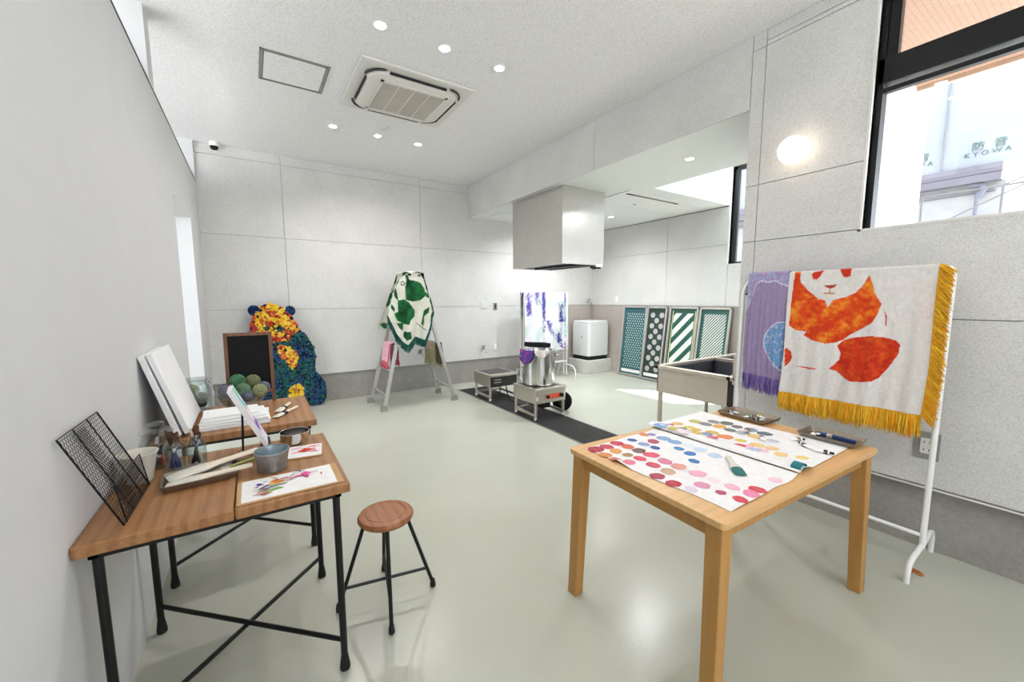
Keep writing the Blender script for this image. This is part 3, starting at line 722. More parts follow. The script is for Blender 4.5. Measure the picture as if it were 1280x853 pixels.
# wire basket leaning on the wall
t = thing('wire_basket', 'black chicken-wire letter rack leaning against the left wall on the near table', 'wire rack', (-.353, 1.684, T))
p00, p10, p01 = Vector((-.356, 1.53, T+.004)), Vector((-.350, 1.838, T+.004)), Vector((-.444, 1.447, 1.045))
p01 = Vector((-.444, 1.452, 1.044)); p11 = Vector((-.444, 1.768, 1.042))
def bil(u, v): return p00*(1-u)*(1-v)+p10*u*(1-v)+p01*(1-u)*v+p11*u*v
nrm = (p10-p00).cross(p01-p00).normalized()
if nrm.x < 0: nrm = -nrm
b = MB(); b.tube([bil(0, 0), bil(1, 0), bil(1, 1), bil(0, 1)], .0026, 8, closed=True); b.build('frame', 'black', t, True)
b = MB()
for u in (.34, .70): b.tube([bil(u, 0), bil(u, 1)], .002, 6)
b.build('rib', 'black', t, True)
def hexmesh(fn, W, H, s, r):
    b = MB(); dx = s*1.732; seen = set()
    j = 0; y = 0
    while y < H+s:
        x = (dx/2 if j % 2 else 0)
        while x < W+dx:
            c = (x, y)
            for k in (0, 1, 2):
                a0, a1 = radians(90+60*k), radians(150+60*k)
                q0 = (c[0]+s*cos(a0), c[1]+s*sin(a0)); q1 = (c[0]+s*cos(a1), c[1]+s*sin(a1))
                if all(0 <= q[0] <= W and 0 <= q[1] <= H for q in (q0, q1)): b.tube([fn(q0[0]/W, q0[1]/H), fn(q1[0]/W, q1[1]/H)], r, 4, caps=False)
            x += dx
        y += 1.5*s; j += 1
    return b
hexmesh(bil, .31, .32, .0085, .0007).build('wire_mesh', 'black', t)
def bil2(u, v): return bil(.34+.36*u, v*.97)-nrm*.012
hexmesh(bil2, .115, .31, .0085, .0007).build('wire_mesh', 'black', t)
def bil3(u, v): return bil(.05+.9*u, .002+.40*v)+nrm*(.004+.026*v)
b = MB(); b.tube([bil3(0, 0), bil3(0, 1), bil3(1, 1), bil3(1, 0)], .0018, 6); hexmesh(bil3, .28, .13, .0085, .0007)
b.build('pocket_frame', 'black', t, True); hexmesh(bil3, .28, .13, .0085, .0007).build('wire_mesh', 'black', t)
# cream pot
t = thing('cream_pot', 'cream enamel pot behind the black wire rack on the near table', 'pot', (-.385, 1.895, T))
b = MB(); b.lathe([(.03, .0), (.036, .0), (.039, .006), (.055, .1), (.059, .104), (.0595, .108), (.056, .108), (.053, .101), (.036, .008), (0, .006)], n=40); b.build('body', 'cream', t, True, world=False)
# ribbed glass jars with brushes
def ribjar(loc, label, r, h, contents):
    t = thing('glass_jar', label, 'jar', loc, 0, 'ribbed glass jars on the near table')
    wob = lambda a, z: 1+(.025*cos(20*a) if .012 < z < h*.8 else 0)
    b = MB(); pr = [(0, .0), (r*.9, .0), (r, .008), (r, h*.72), (r*.93, h*.84), (r*.72, h*.93), (r*.7, h), (r*.62, h), (r*.62, h*.94), (r*.86, h*.82), (r*.93, h*.7), (r*.93, .012), (0, .009)]
    b.lathe(pr, n=80, wob=wob); b.build('glass_body', 'glass', t, True, world=False)
    return t
ribjar((-.288, 1.935, T), 'ribbed glass jar packed with blue-handled brushes on the near table', .034, .125, 0)
ribjar((-.222, 1.955, T), 'ribbed glass jar of dark brushes, right of the blue brush jar', .032, .118, 0)
k = 0
for (cx, cy, items) in ((-.288, 1.935, [('2a3d78', '4a2f1f'), ('25336a', '6a4a30'), ('1d2b5c', '3a2a1e'), ('2f4a94', '503424'), ('16181f', '3a261a'), ('e8e6e0', '4a3020'), ('26386e', '5b3a24')]), (-.222, 1.955, [('16181f', '2a1c14'), ('3a2a1e', '6a4028'), ('e6ddcf', 'e8d8c0'), ('2a3d78', '5a3824')])):
    for i, (hc, bc) in enumerate(items):
        a = 2*pi*i/len(items)+.4; r0 = .016; r1 = .016+.005*(i % 2)
        hgt = .135+.016*((i*5) % 4)/1.5
        col = {'2a3d78': 'blue', '25336a': 'navy', '1d2b5c': 'deep navy', '2f4a94': 'bright blue', '16181f': 'black', 'e8e6e0': 'white', '26386e': 'slate blue', '3a2a1e': 'brown', 'e6ddcf': 'cream'}[hc]
        jar = 'left' if cx < -.25 else 'right'
        brush('paint_brush', '%s-handled paint brush in the %s ribbed jar' % (col, jar), (cx-r0*cos(a), cy-r0*sin(a), T+.014), (cx+r1*cos(a), cy+r1*sin(a), T+hgt), .015 if i % 3 else .018, plain('lacquer_'+hc, hc, .3), 'chrome', plain('bristle_'+bc, bc, .9), .45, .62, 'brushes in the %s ribbed jar' % jar, 1)
# lidded glass jar
t = thing('lidded_jar', 'big ribbed glass jar with a round glass lid near the wall', 'jar', (-.352, 2.04, T))
wob = lambda a, z: 1+(.02*cos(24*a) if .02 < z < .1 else 0)
b = MB(); b.lathe([(0, 0), (.05, 0), (.056, .01), (.056, .09), (.05, .115), (.046, .13), (.041, .13), (.045, .113), (.05, .09), (.05, .014), (0, .011)], n=96, wob=wob); b.build('glass_body', 'glass', t, True, world=False)
b = MB(); b.lathe([(0, .132), (.05, .132), (.053, .138), (.05, .145), (.034, .152), (.024, .156), (.03, .166), (.026, .176), (.012, .181), (0, .181)], n=40); b.build('glass_lid', 'glass', t, True, world=False)
for i, (c, q, n_) in enumerate((('c93a28', (.02, -.015, .028), 'red'), ('1c1c1e', (-.012, -.01, .024), 'black'), ('efefec', (.005, .02, .024), 'white'), ('23232a', (.012, -.005, .062), 'dark grey'))):
    b = MB(); b.lathe([(0, 0), (.016, 0), (.016, .02), (.009, .024), (.009, .034), (0, .034)], (-.352+q[0], 2.04+q[1], T+q[2]-.012), 16)
    tag(b.build('paint_bottle', plain('bottle_'+c, c, .4), None, True), n_+' paint bottle inside the lidded glass jar', 'bottle', 'paint bottles in the lidded jar')
# tray of brushes
tray('steel_tray', 'steel tray of pale wide brushes on the near table', (-.196, 1.795, T+.0005), radians(5), .228, .15, .024, 'brasstray')
brush('hake_brush', 'wide pale brush across the brush tray, handle pointing to the tin', (-.015, 1.90, T+.040), (-.295, 1.80, T+.02), .07, 'handle', 'cream', 'cream', .22, .62)
brush('hake_brush', 'pale brush along the camera side of the brush tray', (-.035, 1.755, T+.031), (-.292, 1.745, T+.017), .05, 'handle', 'cream', 'cream', .26, .62)
brush('hake_brush', 'green-tipped brush under the wide pale one in the brush tray', (-.03, 1.845, T+.024), (-.20, 1.785, T+.012), .026, plain('green_handle', '9aa860', .5), 'steel', plain('grey_bristle', '8e8c7c', .9), .3, .5)
b = MB(); b.box((-.19, 1.775, T+.006), (-.135, 1.80, T+.012)); tag(b.build('price_card', 'paper', None, bevel=.001), 'small white card among the brushes in the brush tray', 'card')
# galvanised oval tin
t = thing('oval_tin', 'grey galvanised oval tin on the near table', 'tin', (.029, 1.755, T))
b = MB(); b.lathe([(0, 0), (.047, 0), (.05, .003), (.0585, .07), (.061, .074), (.0605, .077), (.0575, .077), (.0565, .072)], n=48, sy=1.12, cap=False); b.build('body', 'galv', t, True, world=False)
b = MB(); b.lathe([(.057, .073), (.048, .006), (0, .005)], n=48, sy=1.12, cap=False); b.build('lining', 'tin_in', t, True, world=False)
# steel dish behind
t = thing('round_tin', 'shiny round steel dish at the back of the near table', 'tin', (.128, 2.02, T))
b = MB(); b.lathe([(0, 0), (.055, 0), (.058, .003), (.060, .052), (.062, .055), (.061, .057), (.0585, .056), (.0565, .006), (0, .004)], n=48, sy=1.0); b.build('body', 'chrome', t, True, world=False)
b = MB(); b.disc((0, 0, .008), .05, 30); b.build('dye_powder', plain('grey_lining', '8a8480', .7), t, world=False)
# small painted card
b = MB(); R = Matrix.Rotation(radians(-8), 3, 'Z'); P = rrect(.066, .075, .01)
cx, cy = .156, 1.873
b.color(hx('c9a878')); b.prism(P, T+.0008, T+.006, lambda u, v, d: tuple(R @ Vector((u, v, 0))+Vector((cx, cy, d))))
b.color(hx('f0eeec')); b._add([tuple(R @ Vector((u*.97, v*.97, 0))+Vector((cx, cy, T+.0063))) for u, v in P], [tuple(range(len(P)))])
def strokes(b, cx, cy, z, R, L):
    for i, (u, v, a, bb, rot, c) in enumerate(L):
        vs = []; n = 14; ph = random.random()*6
        for k in range(n):
            q = 2*pi*k/n; rr = 1+.22*sin(3*q+ph)+random.uniform(-.12, .12)
            x, y = a*rr*cos(q), bb*rr*sin(q); x, y = x*cos(rot)-y*sin(rot), x*sin(rot)+y*cos(rot)
            p = R @ Vector((u+x, v+y, 0)); vs.append((cx+p.x, cy+p.y, z+.00012*i))
        b._add(vs, [tuple(range(n))], [hx(c)]*n)
L = []
for k in range(16): L.append((random.uniform(-.045, .045), random.uniform(-.03, .05), random.uniform(.006, .02), random.uniform(.003, .007), random.uniform(-.6, .6), random.choice(['e8557a', 'f08aa8', 'e84a6a', 'f4a8bc'])))
for k in range(6): L.append((random.uniform(-.012, .022), random.uniform(-.012, .018), random.uniform(.008, .016), random.uniform(.004, .007), random.uniform(-.5, .5), random.choice(['e8502c', 'f07a3c', 'e03a2a'])))
strokes(b, cx, cy, T+.0066, R, L)
tag(b.build('painted_card', 'vcp'), 'small card with a pink and red painting beside the oval tin', 'card')
# board with painted paper
b = MB(); b.box((-.083, 1.478, T+.0006), (.243, 1.672, T+.004)); t = tag(b.build('backing_board', 'kraft', None, bevel=.001), 'brown backing board with a splashed watercolour at the near table edge', 'board')
b = MB(); b.color(hx('f1f0ee')); b.box((-.070, 1.487, T+.0042), (.221, 1.664, T+.0046))
R0 = Matrix.Identity(3); L = []
# painted composition: paper spans u -.145..145 (x), v -.088..088 (y)
def S(px, py, w, h, rot, c): L.append((-.145+.291*px, .088-.177*py, w, h, rot, c))
for q in [(.17, .28, .009, .006, .5, '2a2a7a'), (.19, .34, .012, .006, .2, '5a3a8a'), (.24, .22, .008, .003, 0, '8a92b0'), (.15, .42, .008, .004, 0, '6a4a9a'), (.22, .48, .014, .004, .3, '5c3a78'), (.26, .44, .02, .006, .5, '7a4a86'),
          (.33, .36, .018, .014, .3, 'e8b060'), (.35, .28, .012, .012, 0, 'd8662a'), (.38, .36, .018, .012, .2, 'e08a3c'), (.42, .38, .014, .006, .2, 'b07a4a'), (.34, .12, .012, .004, -.6, 'b8a83a'), (.43, .25, .022, .004, .2, 'a84a2a'), (.36, .5, .03, .005, .1, '8aa04a'),
          (.30, .70, .026, .007, .1, '8cc05a'), (.36, .68, .02, .006, -.1, '6aa84a'), (.22, .66, .02, .006, .2, 'b06a5a'), (.20, .78, .022, .005, .15, 'c8806a'), (.18, .56, .02, .004, .2, '7a8a6a'), (.27, .58, .03, .004, .1, '6a7aa8'), (.40, .55, .02, .003, 0, '9aa0b4'), (.24, .84, .016, .005, .2, 'a8664a'),
          (.52, .34, .016, .003, -.2, 'a83a78'), (.57, .30, .022, .003, .1, 'c8407a'), (.62, .32, .024, .003, .2, 'c85a8c'), (.53, .2, .01, .003, .5, '8a5a8a'), (.56, .12, .005, .003, .5, '7a5a8a'), (.50, .42, .012, .003, 0, 'b83a5a'),
          (.67, .30, .012, .008, .4, 'e04a8c'), (.70, .24, .01, .012, 0, 'e8609c'), (.69, .38, .006, .018, .1, 'd8408a'), (.72, .3, .018, .005, .5, 'ec7aac'), (.66, .22, .012, .004, .8, 'e86aa4'), (.77, .27, .014, .0016, .2, '9a8a98'), (.60, .04, .010, .004, -.5, '2a4a9a'), (.63, .08, .004, .008, .2, '3a3a6a'), (.67, .10, .007, .003, -.3, 'a88ab0'),
          (.86, .44, .003, .008, 0, 'c83a4a'), (.82, .26, .003, .004, .3, 'a8a0a8'), (.88, .24, .002, .003, 0, 'b0a8b0'), (.75, .46, .003, .003, 0, 'd0b0c0')]: S(*q)
strokes(b, .0755, 1.5755, T+.0048, R0, L); b.build('watercolour_paper', 'vcp', t)
# mini easel with painting (seen almost edge-on)
t = thing('tabletop_easel', 'small black tabletop easel with slim legs at the back of the near table', 'easel', (-.03, 1.99, T))
b = MB(); b.tube([(-.071, 1.972, T+.002), (-.062, 2.00, .955)], .0042, 8); b.build('leg', 'black', t, True)
b = MB(); b.tube([(.030, 1.955, T+.002), (-.085, 1.965, .985)], .0036, 8); b.build('leg', 'black', t, True)
b = MB(); b.tube([(.028, 2.075, T+.002), (-.085, 2.03, .985)], .0036, 8); b.build('leg', 'black', t, True)
b = MB(); b.box((-.006, 1.945, T+.024), (.032, 2.085, T+.031)); b.build('ledge', 'black', t)
cp = Vector((.0065, 0, T+.0335)); up = Vector((-.118, 0, .255)).normalized(); nn = Vector((up.z, 0, -up.x))
b = MB(); b.color(hx('eeecec'))
h_, th_ = .275, .017
def cv(s, y, q): p = cp+up*s+nn*q; return (p.x, y, p.z)
ya, yb = 1.945, 2.085
b._add([cv(0, ya, 0), cv(0, yb, 0), cv(h_, yb, 0), cv(h_, ya, 0), cv(0, ya, th_), cv(0, yb, th_), cv(h_, yb, th_), cv(h_, ya, th_)], [(0, 1, 2, 3), (7, 6, 5, 4), (0, 4, 5, 1), (1, 5, 6, 2), (2, 6, 7, 3), (3, 7, 4, 0)])
def cf(u, v):
    n1 = nz(u*3, v*5, 1); n2 = nz(u*4, v*6, 9)
    c = hx('f0e8ee')
    if v > .62: c = mixc(c, hx('6fc0a8'), max(0, min(1, .6+n1)))
    elif v > .38: c = mixc(c, hx('e8a0b4'), max(0, min(1, .5+n1)))
    elif v > .15: c = mixc(c, hx('7a5ab0'), max(0, min(1, .45+n1*1.4)))
    return mixc(c, hx('a8c4e4'), max(0, n2*.8))
b.grid(20, 40, lambda u, v: cv(.004+v*(h_-.008), ya+.004+u*(yb-ya-.008), th_+.0004), cf)
tag(b.build('small_canvas', 'vcp'), 'small abstract painting in green, pink and violet on the mini easel', 'painting')

# ------------------------------------------------------------------ things on the second table
def canvas(y0, y1, xb, zb, xt, zt, th, label):
    b = MB(); d = Vector((xt-xb, 0, zt-zb)); n = Vector((d.z, 0, -d.x)).normalized(); d2 = d
    A = [Vector((xb, y0, zb)), Vector((xb, y1, zb))]
    vs = [A[0], A[1], A[1]+d2, A[0]+d2]; vs += [v+n*th for v in vs]
    b._add(vs, [(0, 1, 2, 3), (7, 6, 5, 4), (0, 4, 5, 1), (1, 5, 6, 2), (2, 6, 7, 3), (3, 7, 4, 0)])
    tag(b.build('blank_canvas', 'whitemat', None, bevel=.002), label, 'canvas', 'blank canvases leaning on the left wall')
canvas(2.39, 2.86, -.345, T+.008, -.452, 1.145, .022, 'blank white canvas leaning on the left wall, behind the other one')
canvas(2.405, 2.875, -.312, T+.014, -.426, 1.15, .022, 'blank white canvas leaning in front on the left wall')
z = T+.0006
for i, (x0, y0, x1, y1) in enumerate([(-.272, 2.44, .045, 2.665), (-.268, 2.447, .045, 2.67), (-.262, 2.453, .042, 2.67), (-.256, 2.47, .025, 2.675), (-.255, 2.50, -.005, 2.68)]):
    b = MB(); R = Matrix.Rotation(radians([0, 1.5, -2, 1, 3][i]), 3, 'Z'); c = Vector(((x0+x1)/2, (y0+y1)/2, 0)); h = .011
    b.box((x0-c.x, y0-c.y, z), (x1-c.x, y1-c.y, z+h), R, c)
    tag(b.build('canvas_board', 'whitemat', None, bevel=.0015), ['lowest white board in the stack on the rear wood table', 'white board second from the bottom of the stack', 'white board in the middle of the stack', 'white board second from the top of the stack', 'topmost white board of the stack on the rear wood table'][i], 'board', 'white boards stacked on the second table'); z += h+.0006
# clip jar with yarn balls
t = thing('clip_jar', 'wire-clip glass jar holding yarn balls at the far wall end of the rear table', 'jar', (-.312, 2.965, T), radians(20))
b = MB(); b.lathe([(0, 0), (.06, 0), (.07, .008), (.073, .02), (.073, .13), (.066, .152), (.058, .162), (.058, .176), (.063, .178), (.063, .184), (.053, .184), (.053, .16), (.062, .148), (.068, .128), (.068, .016), (0, .009)], n=48); b.build('glass_body', 'glass', t, True, world=False)
b = MB(); b.lathe([(.06, .1845), (.066, .188), (.06, .194), (.02, .198), (0, .198)], n=40); b.build('glass_lid', 'glass', t, True, world=False)
b = MB()
b.tube([(.06*cos(a), .06*sin(a), .168) for a in [2*pi*k/28 for k in range(28)]], .0016, 6, closed=True)
b.tube([(.066*cos(a), .066*sin(a), .191) for a in [2*pi*k/28 for k in range(28)]], .0016, 6, closed=True)
b.tube([(.062, -.012, .168), (.085, -.014, .14), (.088, 0, .075), (.085, .014, .14), (.062, .012, .168)], .0018, 6); b.tube([(.062, 0, .168), (.078, 0, .18), (.068, 0, .192)], .0018, 6); b.tube([(-.062, 0, .168), (-.082, 0, .178), (-.068, 0, .192)], .0018, 6)
b.build('wire_clip', 'chrome', t, True, world=False)
def yarn(label, c, r, c1, c2, grp):
    t = thing('yarn_ball', label, 'yarn ball', (c[0], c[1], c[2]-r), random.random()*6, grp)
    b = MB(); b.ball((0, 0, r), r*.93, 18, 12); b.build('core', plain('yarn_core_'+c2, c2, .95), t, True, world=False)  # core coloured darker, as shade in the gaps between strands
    b = MB()
    for g in range(8):
        ax = Vector((random.uniform(-1, 1), random.uniform(-1, 1), random.uniform(-1, 1))).normalized(); u = ax.orthogonal().normalized(); w = ax.cross(u)
        for j in range(-2, 3):
            h = j*r*.17; q = math.sqrt(max(0, (r*.985)**2-h*h)); b.tube([Vector((0, 0, r))+ax*h+(u*cos(a)+w*sin(a))*q for a in [2*pi*k/18 for k in range(18)]], r*.05, 5, closed=True)
    b.build('wound_strands', plain('yarn_'+c1, c1, .95, var=.35, vs=90), t, True, world=False)
yarn('pale straw yarn ball at the top of the clip jar', (-.332, 2.95, T+.125), .036, 'b9b693', '85836a', 'yarn balls in the clip jar')
yarn('pale grey yarn ball in the middle of the clip jar', (-.290, 2.955, T+.075), .034, 'b5b0aa', '7b7672', 'yarn balls in the clip jar')
yarn('olive yarn ball at the back of the clip jar', (-.345, 2.985, T+.045), .032, '9a9a58', '6a6a3a', 'yarn balls in the clip jar')
yarn('dark grey yarn ball at the bottom of the clip jar', (-.293, 2.975, T+.0385), .026, '5f5d5c', '3a3938', 'yarn balls in the clip jar')
# glass bowl of yarn
t = thing('glass_bowl', 'wide glass bowl full of green and blue yarn balls on the rear wood table', 'bowl', (-.082, 2.845, T))
b = MB(); b.lathe([(0, 0), (.055, 0), (.06, .004), (.09, .03), (.112, .06), (.125, .092), (.127, .095), (.123, .095), (.108, .062), (.086, .034), (.056, .008), (0, .006)], n=56); b.build('glass_body', 'glass', t, True, world=False)
for lab, c, r, c1, c2 in (('blue-grey yarn ball at the left rim of the glass bowl', (-.163, 2.935, T+.098), .044, '6f717a', '34363e'), ('bright green yarn ball on top of the glass bowl heap', (-.105, 2.95, T+.150), .044, '4a7d57', '1f3d28'),
                          ('mid green yarn ball in the middle of the glass bowl', (-.078, 2.90, T+.100), .042, '5b7d5c', '2a4430'), ('olive green yarn ball at the upper right of the bowl heap', (-.025, 2.965, T+.138), .043, '6f7650', '343a22'),
                          ('dark blue yarn ball low in the front of the glass bowl', (-.055, 2.872, T+.062), .036, '5a6070', '2a2f3a'), ('light olive yarn ball at the front right of the glass bowl', (.008, 2.885, T+.088), .042, '8b9268', '4c5230'),
                          ('blue-grey yarn ball at the right rim of the glass bowl', (.03, 2.952, T+.095), .038, '6a6d7e', '34364a')):
    k = 2.845/2.945; yarn(lab, (c[0]*k, c[1]*k, 1.4-(1.4-c[2])*k+.006), r*.95, c1, c2, 'yarn balls in the glass bowl')
# blackboard
t = thing('blackboard', 'upright wood-framed blackboard standing on the rear wood table', 'blackboard', (-.035, 2.995, T), radians(-2))
lean = .035
def bbx(b, x0, x1, z0, z1, d0, d1):
    f = lambda x, d, z: (x, d+lean*z/.44, z)
    vs = [f(x0, d0, z0), f(x1, d0, z0), f(x1, d1, z0), f(x0, d1, z0), f(x0, d0, z1), f(x1, d0, z1), f(x1, d1, z1), f(x0, d1, z1)]
    return b._add(vs, [(0, 3, 2, 1), (4, 5, 6, 7), (0, 1, 5, 4), (1, 2, 6, 5), (2, 3, 7, 6), (3, 0, 4, 7)])
hw, hh = .131, .452
for nm, (x0, x1, z0, z1) in (('frame_rail', (-hw, hw, hh-.02, hh)), ('frame_rail', (-hw, hw, .06, .08)), ('frame_stile', (-hw, -hw+.02, .001, hh)), ('frame_stile', (hw-.02, hw, .001, hh))):
    b = MB(); bbx(b, x0, x1, z0, z1, -.012, .008); b.build(nm, 'frame_wood', t, world=False, bevel=.001)
b = MB(); bbx(b, -hw+.018, hw-.018, .078, hh-.018, -.004, .004); b.build('writing_panel', 'board', t, world=False)
# two small brushes
brush('flat_brush', 'small pale brush on the rear table, nearest its front corner', (.196, 2.69, T+.008), (.068, 2.51, T+.008), .034, 'handle', 'black', 'cream', .35, .55)
brush('flat_brush', 'short pale brush lying behind the other on the rear table', (.162, 2.80, T+.010), (.088, 2.625, T+.009), .04, 'handle', 'black', 'cream', .35, .5)

# ------------------------------------------------------------------ garment rack and cloths by the right wall
def lerp(a, b, t): return a+(b-a)*t
RXK = 2.86
t = thing('garment_rack', 'white tubular garment rack by the right wall, carrying the orange panda cloth', 'rack', (RXK, .95, 0))
ya, yb, zt = .466, 1.440, 1.541
arc = [(RXK, yb-.12*(1-sin(q)), zt-.12*(1-cos(q))) for q in [radians(90-k*90/8) for k in range(9)]]
arc2 = [(RXK, ya+.03*(1-sin(q)), zt-.03*(1-cos(q))) for q in [radians(k*90/6) for k in range(7)]]
b = MB(); b.tube([(RXK, yb, .10)]+arc+arc2+[(RXK, ya, .10)], .0125, 12); b.build('hanging_frame', 'white', t, True)
b = MB(); b.tube([(RXK, ya, .165), (RXK, yb, .165)], .010, 10); b.build('lower_bar', 'white', t, True)
for y in (ya, yb):
    pts = [(2.626, y, .0), (2.626, y, .055), (2.645, y, .085), (2.70, y, .105), (RXK, y, .112), (3.00, y, .135), (3.045, y, .125), (3.066, y, .09), (3.07, y, .0)]
    b = MB(); b.tube(pts, .012, 12); b.build('foot', 'white', t, True)
PANDA={
 'body':[(1.128,1.556),(1.099,1.559),(1.096,1.496),(1.048,1.437),(0.996,1.391),(0.962,1.383),(0.949,1.339),(0.923,1.385),(0.867,1.402),(0.825,1.425),(0.798,1.462),(0.774,1.519),(0.752,1.461),(0.744,1.424),(0.711,1.363),(0.724,1.305),(0.743,1.26),(0.787,1.223),(0.833,1.189),(0.862,1.159),(0.893,1.139),(0.944,1.128),(1.014,1.143),(1.059,1.169),(1.043,1.195),(1.097,1.196),(1.138,1.222),(1.137,1.353),(1.133,1.455)],
 'leg':[(0.862,1.156),(0.808,1.176),(0.738,1.189),(0.671,1.183),(0.638,1.171),(0.623,1.151),(0.627,1.099),(0.64,1.068),(0.659,1.025),(0.693,0.964),(0.72,0.94),(0.766,0.928),(0.814,0.923),(0.853,0.945),(0.881,0.973),(0.914,0.982),(0.873,1.039),(0.869,1.079),(0.888,1.121)],
 'eye1':[(1.04,1.535),(1.031,1.55),(0.981,1.559),(0.998,1.52),(1.014,1.505),(1.032,1.51)],
 'eye2':[(0.91,1.567),(0.853,1.563),(0.854,1.521),(0.868,1.512),(0.887,1.515)],
 'nose':[(0.976,1.471),(0.913,1.473),(0.924,1.458),(0.943,1.45),(0.964,1.459)],
 'm1':[(0.948,1.452),(0.943,1.452),(0.941,1.421),(0.946,1.421)],
 'm2':[(0.973,1.425),(0.918,1.425),(0.917,1.419),(0.972,1.42)],
 'ball':[(1.139,1.084),(1.118,1.06),(1.109,1.026),(1.122,0.989),(1.143,0.964),(1.15,1.074)],
 'belly':[(1.09,0.976),(1.039,0.975),(0.975,0.974),(0.971,0.971),(1.017,0.965),(1.083,0.973)],
 'ear':[(0.699,1.332),(0.686,1.299),(0.683,1.27),(0.687,1.226),(0.69,1.284)],
}
XC = 2.842
def drape(y0, y1, ztop, zbot, xfront, nu, nv, cf, fold=.006, back=.35, zb=None, seed=0):
    # cloth over the bar: v 0 = front hem, rises to the bar, over it, and down behind
    Lf = ztop-zbot; r = .017; Lb = back; tot = Lf+pi*r+Lb
    def fn(u, v):
        s = v*tot; y = lerp(y0, y1, u)
        if s < Lf:
            z = zbot+s+(zb(u)*(1-s/Lf) if zb else 0); k = 1-s/Lf
            x = RXK-r-fold*k*(1+sin(u*19+seed+1.5*k)*.8+.5*sin(u*47+seed*2))-.002*nz(u*30, z*30, seed)
            y += .006*k*sin(z*9+seed)
        elif s < Lf+pi*r:
            a = (s-Lf)/r; x = RXK-r*cos(a); z = ztop+r*sin(a)*.9
        else:
            q = (s-Lf-pi*r); x = RXK+r+.004*sin(u*17)*q/Lb; z = ztop-q
        return (x, y, z)
    b = MB(); b.grid(nu, nv, fn, lambda u, v: cf(*fn(u, v)[1:], fn(u, v)[0])); return b, fn
def fringe(b, path, Ld, n, c1, c2, r=.0022, dirf=None, jit=.5, sag=(0, 0, 0)):
    for i in range(n):
        u = (i+random.random())/n; p = Vector(path(u)); d = Vector(dirf(u) if dirf else (0, 0, -1))
        l = Ld*(.82+.3*random.random())
        c = mixc(hx(c1), hx(c2), random.random()); k = random.uniform(.7, 1.1); c = (c[0]*k, c[1]*k, c[2]*k, 1)
        o = Vector((random.uniform(-1, 1)*.010, random.uniform(-1, 1)*.010*jit, random.uniform(-1, 1)*.006))
        b.color(c); pts = [p]
        for q in (.33, .66, 1.0): pts.append(p+d*l*q+o*q+Vector((random.uniform(-.003, .003), random.uniform(-.003, .003), 0))+Vector(sag)*q*q)
        b.tube(pts, [r, r, r*.9, r*.5], 4, caps=False)
ORA = [hx('d8401c'), hx('e2541e'), hx('ee7a22'), hx('f09c38')]
def orange(y, z):
    f = nz(y*11, z*13, 3)*.75+nz(y*34, z*40, 5)*.6+nz(y*80, z*90, 9)*.3+.28
    f += .35*max(0, 1-abs(z-1.33)/.12)*max(0, nz(y*7, z*7, 8)+.4)
    f = max(0, min(.999, f))*3; i = int(f); return mixc(ORA[i], ORA[i+1], f-i)
REDL = [hx('c8321c'), hx('d8421c'), hx('e05a20'), hx('ea8a30')]
def red(y, z):
    f = max(0, min(.999, nz(y*15, z*15, 13)*.6+nz(y*40, z*44, 6)*.5+nz(y*90, z*90, 2)*.3+.24))*3; i = int(f); return mixc(REDL[i], REDL[i+1], f-i)
def panda(y, z, x):
    w = mixc(hx('eae6e2'), hx('e2ded9'), .5+nz(y*9, z*9)*.5)
    if x > RXK: return w
    if inpoly(y, z, PANDA['body']): return orange(y, z)
    if inpoly(y, z, PANDA['leg']): return red(y, z)
    for k in ('ball',):
        if inpoly(y, z, PANDA[k]): return red(y, z)
    for k in ('eye1', 'eye2', 'ear', 'belly'):
        if inpoly(y, z, PANDA[k]): return hx('cf3a20')
    if inpoly(y, z, PANDA['nose']): return hx('b4442a')
    if inpoly(y, z, PANDA['m1']) or inpoly(y, z, PANDA['m2']): return hx('c9813a')
    w = mixc(w, hx('eccfc6'), max(0, min(.45, (.60-y)*5))*max(0, min(1, (z-1.1)*4))*max(0, min(1, (1.5-z)*6)))
    return w
b, fn = drape(1.158, .512, 1.546, .800, XC, 230, 330, panda, .010, .42, None, 1)
o = tag(b.build('panda_cloth', 'vc', None, True), 'white cloth with an orange bear print and yellow fringe hung over the garment rack', 'cloth')
b = MB(); fringe(b, lambda u: fn(u, 0), .115, 620, 'f6a016', 'ffd648', .0026)
fringe(b, lambda u: fn(1, u*.60), .055, 620, 'f09a14', 'ffd444', .0026, lambda u: (-.35, -.75, -.55), 1, (-.0, -.008, -.02))
fringe(b, lambda u: fn(1, .60+u*.09), .06, 90, 'f2a418', 'ffd648', .0026, lambda u: (-.2, -.85, -.35), 1, (0, 0, -.02))
fringe(b, lambda u: fn(1, .69+u*.3), .05, 160, 'f09a14', 'ffd444', .0026, lambda u: (.1, -.75, -.6), 1, (0, 0, -.02))
stuff(b.build('fringe', 'vc', o))
def lilac(y, z, x):
    n = nz(y*30, z*30, 2); m = nz(y*80, z*80, 4)
    edge = 1.47+.035*sin(y*16)+.02*nz(y*20, 0, 3)
    edge -= max(0, (y-1.345)*2.4)
    c = mixc(hx('9786ab'), hx('a292b4'), .5+n*.5)
    if z > edge:
        c = mixc(hx('9aa0cf'), hx('c3b8da'), .5+n*.8); 
        if m > .12: c = mixc(c, hx('6f86bd'), .7)
        if n*m < -.05: c = hx('c08aa8')
        if z < edge+.008: c = hx('e4dcec')
    ex, ez = (y-1.165)/.105, (z-1.075)/.165
    ex += .25*ez*ez-.35*ez
    d = ex*ex+ez*ez
    if d < 1: c = mixc(hx('7aa2cf'), hx('6c90c4'), .5+n); 
    elif d < 1.10: c = hx('dcd6e8')
    if d < 1 and n+m > .25: c = mixc(c, hx('b8cbe4'), .7)
    return c
